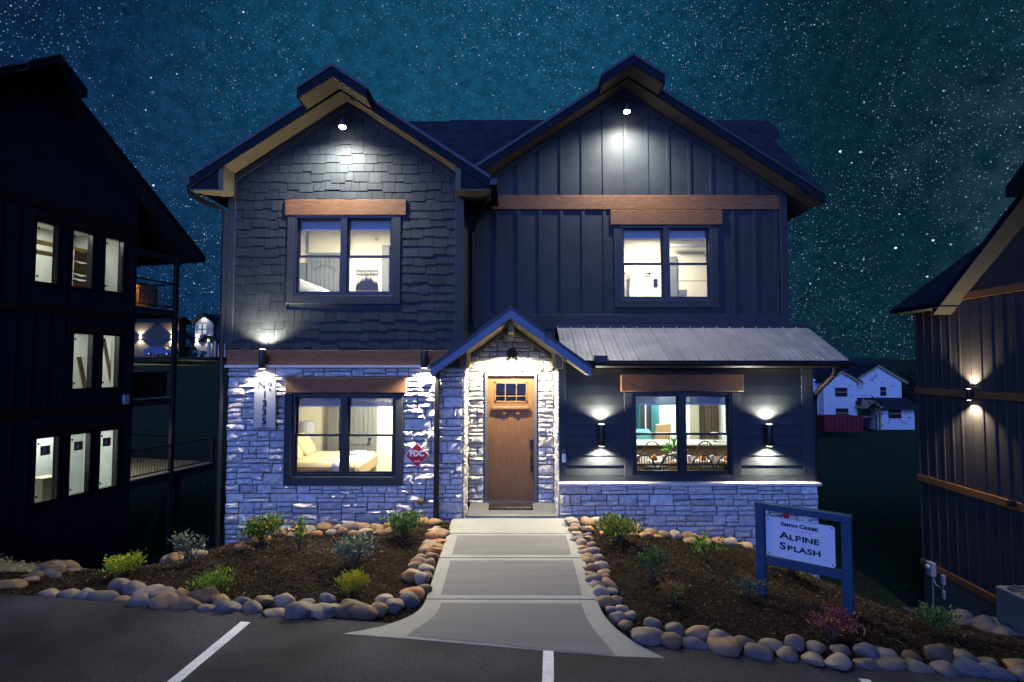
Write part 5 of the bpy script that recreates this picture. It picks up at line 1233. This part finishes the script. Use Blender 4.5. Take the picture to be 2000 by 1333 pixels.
for k in range(20):
    a0, a1 = 2*math.pi*k/20, 2*math.pi*(k+.9)/20; q = MB(); q.prism([(.43*math.cos(a0),.43*math.sin(a0)),(.43*math.cos(a1),.43*math.sin(a1)),(.39*math.cos(a1),.39*math.sin(a1)),(.39*math.cos(a0),.39*math.sin(a0))],0,.62,'z'); q.build('stave', M['barrel'], t)
q = MB(); q.lathe([(.44,.62),(.45,.66),(.36,.78),(.18,.84),(.01,.85)],(0,0,0),20); q.build('lid', M['barrel'], t, smooth=True)
P_ = LHc+Ri.to_3x3()@Vector((-.75,-.9,1.56)); t = thing('hot_tub', 'black boxy covered tub on the middle deck', 'hot tub', P_, LHr)
q = MB(); q.bbox(-.72,.70,-.7,.7,0,.78,.04); q.build('cabinet', M['lampblack'], t); q = MB(); q.bbox(-.76,.74,-.74,.74,.781,.88,.03); q.build('cover', M['gutter'], t)
for k in range(5): q = MB(); q.box(-.62+k*.26,-.62+k*.26+.22,.701,.712,.08,.70); q.build('side_panel', M['gutter'], t)
# added lamp stands in for the lit room door's glow on the tub
t = thing('added_deck_lamp', 'added lamp standing in for the lit door glow on the top deck', 'wall lamp', LHc+Ri.to_3x3()@Vector((-.01,-.62,5.6)), LHr)
q = MB(); q.bbox(-.06,0,-.05,.05,-.10,.10,.01); q.build('lamp_body', M['lampblack'], t)
spot('lamp_light', (-.08,0,-.11), (-.35,0,-1), 60, (1,.66,.28), 120, .5, .03, t)

t = thing('added_deck_lamp', 'added unseen lamp lighting the lowest deck from the house end', 'wall lamp', LHc+Ri.to_3x3()@Vector((-.01,-1.6,.75)), LHr)  # lamp not seen itself, added for the pale light on the deck boards
q = MB(); q.bbox(-.06,0,-.05,.05,-.10,.10,.01); q.build('lamp_body', M['lampblack'], t)
spot('lamp_light', (-.08,0,-.11), (-.75,.25,-1), 90, (1,.86,.62), 130, .6, .03, t)

# ------------------------------------------------------------------ the house on the right
RHc = Vector((14.24, 9.4, 0)); RHr = math.atan2(-.99838, -.0569)
RHs = thing('neighbour_house', 'tall brown board and batten house with orange bands at the right edge', 'house', RHc, RHr)
rl = lambda s, y, z: RHc+Matrix.Rotation(RHr, 3, 'Z')@Vector((s, y, z))
GC, GZ, GS = 5.95, 7.95, .81
q = MB(); q.box(0,9.6,0,.2,-4.27,4.70); q.box(0,.2,.2,8,-6.5,5.0); q.box(9.4,9.6,.2,8,-5,4.7); q.box(0,9.6,8,8.2,-7,4.7); q.build('side_wall', M['batten_r'], RHs)
q = MB(); q.prism([(2.1,4.70),(9.6,4.70),(GC+3.7,4.9),(GC,GZ-.26),(2.1,4.80)], 0, .2, 'y'); q.build('gable_wall', M['batten_r'], RHs)
q = MB(); q.box(.02,9.58,.03,.22,-7.2,-4.27); q.build('foundation', M['base'], RHs)
for z, s0, h in ((4.70,1.86,.22),(1.66,-.03,.225),(-1.36,-.03,.225),(-4.27,-.03,.235)):
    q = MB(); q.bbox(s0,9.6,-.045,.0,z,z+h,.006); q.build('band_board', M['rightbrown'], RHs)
for k in range(24):
    x = .06+k*.40
    for z0, z1 in ((1.885,4.66),(-1.135,1.66),(-4.035,-1.36)):
        q = MB(); q.box(x-.03,x+.03,-.022,0,z0,z1); q.build('batten', M['batten_r'], RHs)
slab_roof(RHs, GC, GZ, GS, 1.75, 10.2, -.55, 6, fas=.26)
# that slab overhangs towards us on the -y side: fascia and soffit there
for e in (1.75, 10.2):
    ze = GZ-GS*abs(e-GC); q = MB(); q.prism([(GC,GZ-.062),(e,ze-.062),(e,ze-.24),(GC,GZ-.24)], -.56, -.525, 'y'); q.build('fascia', M['fascia'], RHs)
    q = MB(); q.prism([(GC,GZ-.241),(e,ze-.241),(e,ze-.262),(GC,GZ-.262)], -.56, -.0, 'y'); q.build('soffit', M['soffit'], RHs)
q = MB()
for e in (GC-.8, GC+.8):
    ze = GZ+.02-GS*.8; q.prism([(GC,GZ+.02),(e,ze),(e,ze-.27),(GC,GZ-.25)], -1.0, -.561, 'y')
q.build('ridge_prow', M['fascia'], RHs)
q = MB(); q.prism([(-.60,4.66),(3.9,4.66+.74*4.5),(8.6,4.66),(8.6,4.55),(3.9,4.55+.74*4.5),(-.60,4.55)], -.28, 1.95, 'x'); q.prism([(.25,4.66+.74*.85),(3.9,4.66+.74*4.5),(8.6,4.66),(8.6,4.55),(3.9,4.55+.74*4.5),(.25,4.55+.74*.85)], 1.951, 9.5, 'x'); q.build('roof', M['shingle'], RHs)
q = MB(); q.box(-.28,2.1,-.6,.0,4.50,4.53); q.build('eave_soffit', M['soffit'], RHs); q = MB(); q.box(-.28,2.1,-.63,-.601,4.50,4.66); q.build('eave_fascia', M['fascia'], RHs)
wall_lamp(rl(2.58,-.05,1.77), 'cylinder lamp on the upper orange band of the right neighbour house', (-.99838,.0569), h=.34, r=.06, up=250, down=330, cone=118, group='lamps on the neighbour house', off=.13)
t = thing('security_camera', 'small black camera on the middle orange band of the right neighbour', 'camera', rl(3.88,-.045,-1.20), RHr); q = MB(); q.bbox(-.07,.07,-.16,0,-.06,.10,.01); q.build('camera_body', M['lampblack'], t); q = MB(); q.lathe([(.04,-.161),(.03,-.18)],(0,0,.02),10,'y'); q.build('lens', M['carglass'], t)
t = thing('utility_box', 'pale meter box with a conduit on the lowest orange band', 'meter box', rl(.62,-.05,-4.12), RHr)
q = MB(); q.bbox(-.15,.15,-.16,0,-.28,.18,.02); q.build('box_body', M['utilgrey'], t); q = MB(); q.tube([(.02,-.06,-.28),(.03,-.06,-1.7)],.025,8); q.tube([(.08,-.08,-.28),(.2,-.08,-.5),(.42,-.08,-.5)],.02,6); q.build('conduit', M['utilgrey'], t, smooth=True); q = MB(); q.lathe([(.08,-.16),(.075,-.22),(.05,-.24)],(0,0,.02),14,'y'); q.build('meter_dial', M['white'], t, smooth=True)
t = thing('junction_box', 'small pale junction box right of the meter box', 'junction box', rl(1.12,-.05,-4.33), RHr); q = MB(); q.bbox(-.06,.06,-.10,0,-.16,.14,.01); q.build('box_body', M['utilgrey'], t); q = MB(); q.tube([(0,-.05,-.16),(0,-.05,-.35)],.018,6); q.bbox(-.05,.05,-.09,-.01,-.62,-.35,.01); q.build('outlet', M['utilgrey'], t)
AP = Vector((13.42, 4.95, 0)); AP.z = G(AP.x, AP.y)+.05
AP = at(1955,1236,4.3)+Vector((.98,.3,0)); AP.z = min(AP.z, at(1955,1238,4.3).z)
t = thing('air_conditioner', 'beige air conditioning unit at the right edge by the neighbour wall', 'air conditioner', AP)
q = MB(); q.bbox(-.44,.44,-.44,.44,0,.90,.03); ab = q.build('cabinet', M['acgrey'], t)
for k in range(9): q = MB(); q.box(-.40,.40,-.452,-.4405,.10+k*.08,.10+k*.08+.05); q.build('louvre', M['acgrey'], t)
q = MB(); q.lathe([(.38,.901),(.36,.915),(.02,.93)],(0,0,0),24); q.build('fan_grille', M['lampblack'], t, smooth=True)
for k in range(6): q = MB(); a = math.pi*k/6; q.beam((.36*math.cos(a),.36*math.sin(a),.935),(-.36*math.cos(a),-.36*math.sin(a),.935),.02,.012); q.build('grille_bar', M['acgrey'], t)
q = MB(); q.box(-.12,.06,-.4415,-.4525,.78,.84); q.build('badge', M['utilgrey'], t)
q = thing('unit_pad', 'pale concrete pad under the air conditioning unit', 'pad', AP+Vector((-.12,0,-.13))); m = MB(); m.bbox(-.7,.7,-.6,.6,0,.128,.01); m.build('pad_slab', M['conc'], q)

# ------------------------------------------------------------------ far: wrapped house, dumpster, street houses, cars, trees
def fx(px, D): return (px-1000)*D/F
def fz(py, D): return CZ+(715-py)*D/F
D = 60.0; y0 = CY+D
t = thing('unfinished_house', 'house under construction in white wrap beyond the right yard', 'house', (fx(1690,D), y0, fz(838,D)))
X = lambda px: fx(px,D)-fx(1690,D); Z = lambda py: fz(py,D)-fz(838,D)
q = MB(); q.prism([(X(1606),0),(X(1671),0),(X(1671),Z(745)),(X(1641),Z(727)),(X(1606),Z(745))], 0, 6, 'y'); w1 = q.build('wrapped_wall', M['wrap'], t)
q = MB(); q.prism([(X(1671),Z(792)),(X(1766),Z(792)),(X(1766),Z(745)),(X(1720),Z(716)),(X(1671),Z(745))], .6, 6, 'y'); w2 = q.build('wrapped_wall', M['wrap'], t)
q = MB(); q.prism([(X(1697),0),(X(1774),0),(X(1774),Z(792)),(X(1697),Z(792))], -.6, .6, 'y'); w3_ = q.build('wrapped_wall', M['wrap'], t)
q = MB(); q.prism([(X(1592),0),(X(1606),0),(X(1606),Z(745)),(X(1592),Z(735))], 1.2, 6, 'y'); q.build('wrapped_wall', M['wrap'], t)
for cx, pk, hw, yy in ((1641,722,40,-.3),(1720,711,56,.3)):
    sl = .60; q = MB(); f = MB()
    for s in (-1,1): q.prism([(X(cx),Z(pk)),(X(cx+s*hw),Z(pk)-abs(X(cx+hw)-X(cx))*sl),(X(cx+s*hw),Z(pk)-abs(X(cx+hw)-X(cx))*sl-.15),(X(cx),Z(pk)-.15)], yy, 8, 'y'); f.prism([(X(cx),Z(pk)-.16),(X(cx+s*hw),Z(pk)-.16-abs(X(cx+hw)-X(cx))*sl),(X(cx+s*hw),Z(pk)-.4-abs(X(cx+hw)-X(cx))*sl),(X(cx),Z(pk)-.4)], yy+.02, yy+.1, 'y')
    q.build('roof', M['shingle'], t); f.build('fascia', M['rawwood'], t)
q = MB(); q.prism([(2,Z(748)),(6.2,Z(700)),(9,Z(748)),(9,Z(750)),(6.2,Z(702)),(2,Z(750))], X(1585), X(1768), 'x'); q.build('roof', M['shingle'], t)
q = MB(); q.prism([(-1.3,Z(796)),(.7,Z(777)),(.7,Z(780)),(-1.3,Z(799))], X(1668), X(1776), 'x'); q.build('porch_roof', M['shingle'], t)
q = MB()
for s in (-1,1): q.prism([(X(1684),Z(781)),(X(1684+s*17),Z(793)),(X(1684+s*17),Z(797)),(X(1684),Z(786))], -1.7, .5, 'y')
q.build('porch_gable', M['rawwood'], t)
for a, b, c, d_, yy in ((1629,1652,758,775,-.02),(1629,1653,798,816,-.02),(1724,1735,757,774,.58),(1724,1748,798,816,-.62),(1675,1690,795,832,-.45)):
    q = MB(); q.box(X(a),X(b),yy-.06,yy,Z(d_),Z(c)); o = q.build('window_opening', M['opening'], t); q = MB(); q.box(X(a),X(b),yy-.09,yy-.061,(Z(c)+Z(d_))/2-.05,(Z(c)+Z(d_))/2+.05); q.build('brace_board', M['rawwood'], o)
rr = random.Random(5)
for k in range(46):
    a, b, yy, lo, hi = rr.choice(((1609,1666,-.015,745,830),(1676,1762,.585,748,776),(1701,1770,-.615,800,832),(1700,1745,.585,730,746)))
    px = rr.uniform(a,b-6); py = rr.uniform(lo,hi); q = MB(); w = rr.uniform(3,7); q.box(X(px),X(px+w),yy-.008,yy-.002,Z(py),Z(py-rr.uniform(1.2,2))); q.build('wrap_lettering', M['wrapink'], t)
for p in (1692,1699): q = MB(); q.box(X(p)-.08,X(p)+.08,-1.4,-1.2,0,Z(795)); q.build('porch_post', M['rawwood'], t)
D2 = 56; t = thing('dumpster', 'red open top dumpster before the wrapped house', 'dumpster', (fx(1630,D2), CY+D2, fz(841,D2)))
L2 = fx(1667,D2)-fx(1593,D2); q = MB(); h2 = fz(812,D2)-fz(841,D2)
for b in ((-L2/2,L2/2,-1.2,-1.1),(-L2/2,L2/2,1.1,1.2),(-L2/2,-L2/2+.1,-1.1,1.1),(L2/2-.1,L2/2,-1.1,1.1)): q.box(*b,.15,h2)
q.box(-L2/2,L2/2,-1.2,1.2,.05,.149); q.build('bin', M['dumpster'], t)
for k in range(9): q = MB(); x = -L2/2+.2+k*(L2-.4)/8; q.box(x-.06,x+.06,-1.28,-1.201,.15,h2); q.build('rib', M['dumpster'], t)
for x in (-L2/2+.4, L2/2-.4):
    q = MB(); q.lathe([(.15,-.1),(.15,.1)],(x,-1.0,.05),10,'y'); q.build('roller', M['tyre'], t)
q = MB(); q.box(-L2/2-.05,L2/2+.05,-1.29,-1.15,h2+.001,h2+.10); q.build('top_rail', M['dumpster'], t)
for k, (px, h, sp) in enumerate(((1708,1.6,1),)):
    t = thing('young_tree', 'small bare young tree before the wrapped house', 'tree', (fx(px,55), CY+55, fz(845,55))); q = MB(); q.tube([(0,0,0),(0,0,3.4)],[.06,.02],5); q.build('trunk', M['bark'], t); q = MB(); foliage(q,(0,0,2.4),90,(.5,.5,1.1),.35,random.Random(k)); stuff(q.build('crown', M['treeleaf'], t))
def far_lamp(par, p, power, col=(1,.85,.5)):
    q = MB(); q.lathe([(.10,-.22),(.10,.22)], p, 8); q.build('lamp', M['lampglow'], par)
    spot('lamp_light', Vector(p)+Vector((0,-.1,.3)), (0,.12,1), power, col, 110, .4, .1, par); spot('lamp_light', Vector(p)+Vector((0,-.1,-.3)), (0,.12,-1), power, col, 110, .4, .1, par)
FW = mat('far_siding', (.20,.21,.24), .7, var=(1,.2)); FD = mat('far_dark_siding', (.06,.055,.055), .7, var=(1,.2))
D3 = 98.0
t = thing('street_house', 'gabled pale house with porch lamps across the far street, left of the main house', 'house', (fx(408,D3), CY+D3, fz(698,D3)))
X = lambda px: fx(px,D3)-fx(408,D3); Z = lambda py: fz(py,D3)-fz(698,D3)
q = MB(); q.prism([(X(380),0),(X(415),0),(X(415),Z(632)),(X(397),Z(617)),(X(380),Z(632))], 0, 9, 'y'); q.build('wall', FW, t)
q = MB(); q.box(X(415),X(470),.8,9,0,Z(628)); q.build('wall', FD, t)
q = MB()
for s in (-1,1): q.prism([(X(397),Z(612)),(X(397+s*24),Z(631)),(X(397+s*24),Z(633)),(X(397),Z(615))], -.9, 9, 'y')
q.prism([(X(397),Z(611)),(X(470),Z(611)),(X(478),Z(632)),(X(397),Z(632))], 3, 9, 'y'); q.build('roof', M['shingle'], t)
q = MB(); q.box(X(387),X(402),-.06,-.002,Z(653),Z(634)); o = q.build('window', mat('far_lit_window', (.1,.1,.1), .4, emit=((.75,.88,1.0), .55)), t); q = MB(); q.box(X(394)-.1,X(394)+.1,-.1,-.061,Z(653),Z(634)); q.box(X(387),X(402),-.1,-.061,Z(644)-.08,Z(644)+.08); q.build('mullion', M['ink'], o)
q = MB()
for s in (-1,1): q.prism([(X(412),Z(657)),(X(412+s*13),Z(668)),(X(412+s*13),Z(670)),(X(412),Z(660))], -2, 1, 'y')
q.build('porch_roof', M['shingle'], t)
q = MB(); q.box(X(425),X(440),.1,.79,0,Z(672)); q.build('garage_wall', M['cream'], t)
for px in (418, 430): q = MB(); q.box(X(px)-.2,X(px)+.2,-1.9,-1.5,0,Z(668)); q.build('porch_post', M['cream'], t)
far_lamp(t, (X(384),-.15,Z(665)), 330); far_lamp(t, (X(407),-.15,Z(665)), 280)
spot('lamp_light', (X(397),-.5,Z(618)), (0,.15,-1), 350, (1,.9,.7), 110, .5, .1, t)
D4 = 84.0
t = thing('street_house', 'long dark house with two wall lamps seen between the decks', 'house', (fx(310,D4), CY+D4, fz(698,D4)))
X = lambda px: fx(px,D4)-fx(310,D4); Z = lambda py: fz(py,D4)-fz(698,D4)
q = MB(); q.box(X(240),X(348),0,2.0,0,Z(628)); q.build('wall', FD, t)
q = MB(); q.prism([(-1,Z(630)),(1,Z(618)),(3,Z(630)),(3,Z(632)),(1,Z(620)),(-1,Z(632))], X(235), X(352), 'x'); q.build('roof', M['shingle'], t)
q = MB(); q.box(X(318),X(347),-.1,-.001,Z(630),Z(626)); q.build('band_board', M['rightbrown'], t)
q = MB(); q.box(X(331),X(340),-.05,-.001,Z(678),Z(668)); q.build('window', mat('far_warm_window', (.1,.1,.1), .4, emit=((1,.85,.5), .9)), t)
far_lamp(t, (X(274),-.15,Z(660)), 900); far_lamp(t, (X(336),-.15,Z(659)), 900, (1,.75,.32))
def car(label, px, py, Dc, length, colr, boxy, rz=0):
    t = thing('parked_car', label, 'car', (fx(px,Dc), CY+Dc, fz(py,Dc)), rz, 'cars parked across the far street'); L = length; h = 1.75 if boxy else 1.45; w = .9
    prof = [(-L/2,.35),(L/2,.35),(L/2,.95),(L/2-.15,1.0),(L/2-1.25,1.06),(-L/2+.05,1.06),(-L/2,.9)]
    q = MB(); q.prism(prof, -w, w, 'y'); q.build('body', colr, t)
    top = [(-L/2+.12,1.061),(L/2-1.35,1.061),(L/2-1.95,h),(-L/2+(.25 if boxy else .9),h)]
    q = MB(); q.prism(top, -w*.86, w*.86, 'y'); q.build('cabin', colr, t)
    n = 3 if boxy else 2; a0 = -L/2+(.35 if boxy else 1.0); a1 = L/2-1.75; ww = (a1-a0)/n
    for k in range(n): q = MB(); q.box(a0+k*ww+.05,a0+(k+1)*ww-.05,-w*.86-.02,-w*.86-.001,1.12,h-.12); q.build('window', M['carglass'], t)
    q = MB(); q.hexa([(L/2-1.36,-w*.8,1.09),(L/2-1.35,w*.8,1.09),(L/2-1.92,w*.8,h-.06),(L/2-1.92,-w*.8,h-.06),(L/2-1.32,-w*.8,1.09),(L/2-1.31,w*.8,1.09),(L/2-1.88,w*.8,h-.06),(L/2-1.88,-w*.8,h-.06)]); q.build('windscreen', M['carglass'], t)
    for x in (-L/2+.85, L/2-.85):
        for y in (-w+.02, w-.02):
            q = MB(); q.lathe([(.20,-.11),(.36,-.10),(.36,.10),(.20,.11)],(x,y,.36),14,'y'); wl = q.build('wheel', M['tyre'], t); q = MB(); q.lathe([(.19,-.112),(.05,-.12)],(x,y,.36),10,'y'); q.build('rim', M['steel'], wl)
    for y in (-.65,.65): q = MB(); q.box(L/2-.02,L/2+.02,y-.15,y+.15,.72,.88); q.build('headlight', M['white'], t)
    return t
car('white boxy sport utility vehicle parked before the far pale house', 369, 698, 90, 5.0, M['carwhite'], True)
car('dark blue low car parked beside the lit far house wall', 316, 697, 82, 4.4, M['carblue'], False)
car('dark blue car half hidden behind the deck post', 343, 697, 88, 4.4, M['carblue'], True, .2)
def tree(px, base, Dt, h, w, label, seed):
    r = random.Random(seed); t = thing('tree', label, 'tree', (fx(px,Dt), CY+Dt, fz(base,Dt)), 0, 'dark trees beyond the houses'); q = MB(); q.tube([(0,0,0),(.1,0,h*.5),(0,.1,h*.85)],[.25,.18,.05],7)
    for k in range(7): a = r.uniform(0,6.3); z = h*r.uniform(.3,.7); q.tube([(0,0,z),(w*.4*math.cos(a),w*.4*math.sin(a),z+h*.2)],[.09,.03],5)
    q.build('trunk', M['bark'], t); q = MB()
    for k in range(16):
        a = r.uniform(0,6.3); z = h*r.uniform(.32,.95); rad = w*.5*r.uniform(.1,.95)*(1.1-abs(z/h-.55)); foliage(q,(rad*math.cos(a),rad*math.sin(a),z),110,(w*.2,w*.2,h*.11),.55,r)
    stuff(q.build('crown', M['treeleaf'], t))
tree(432,700,120,9.5,9,'dark round tree behind the far pale house',1); tree(352,692,125,5,8,'dark low tree between the two far street houses',2)
tree(1782,845,75,9,6,'dark tall tree right of the wrapped house, beside the neighbour wall',3); tree(1560,835,85,9,8,'dark tree behind the main house right corner',4)
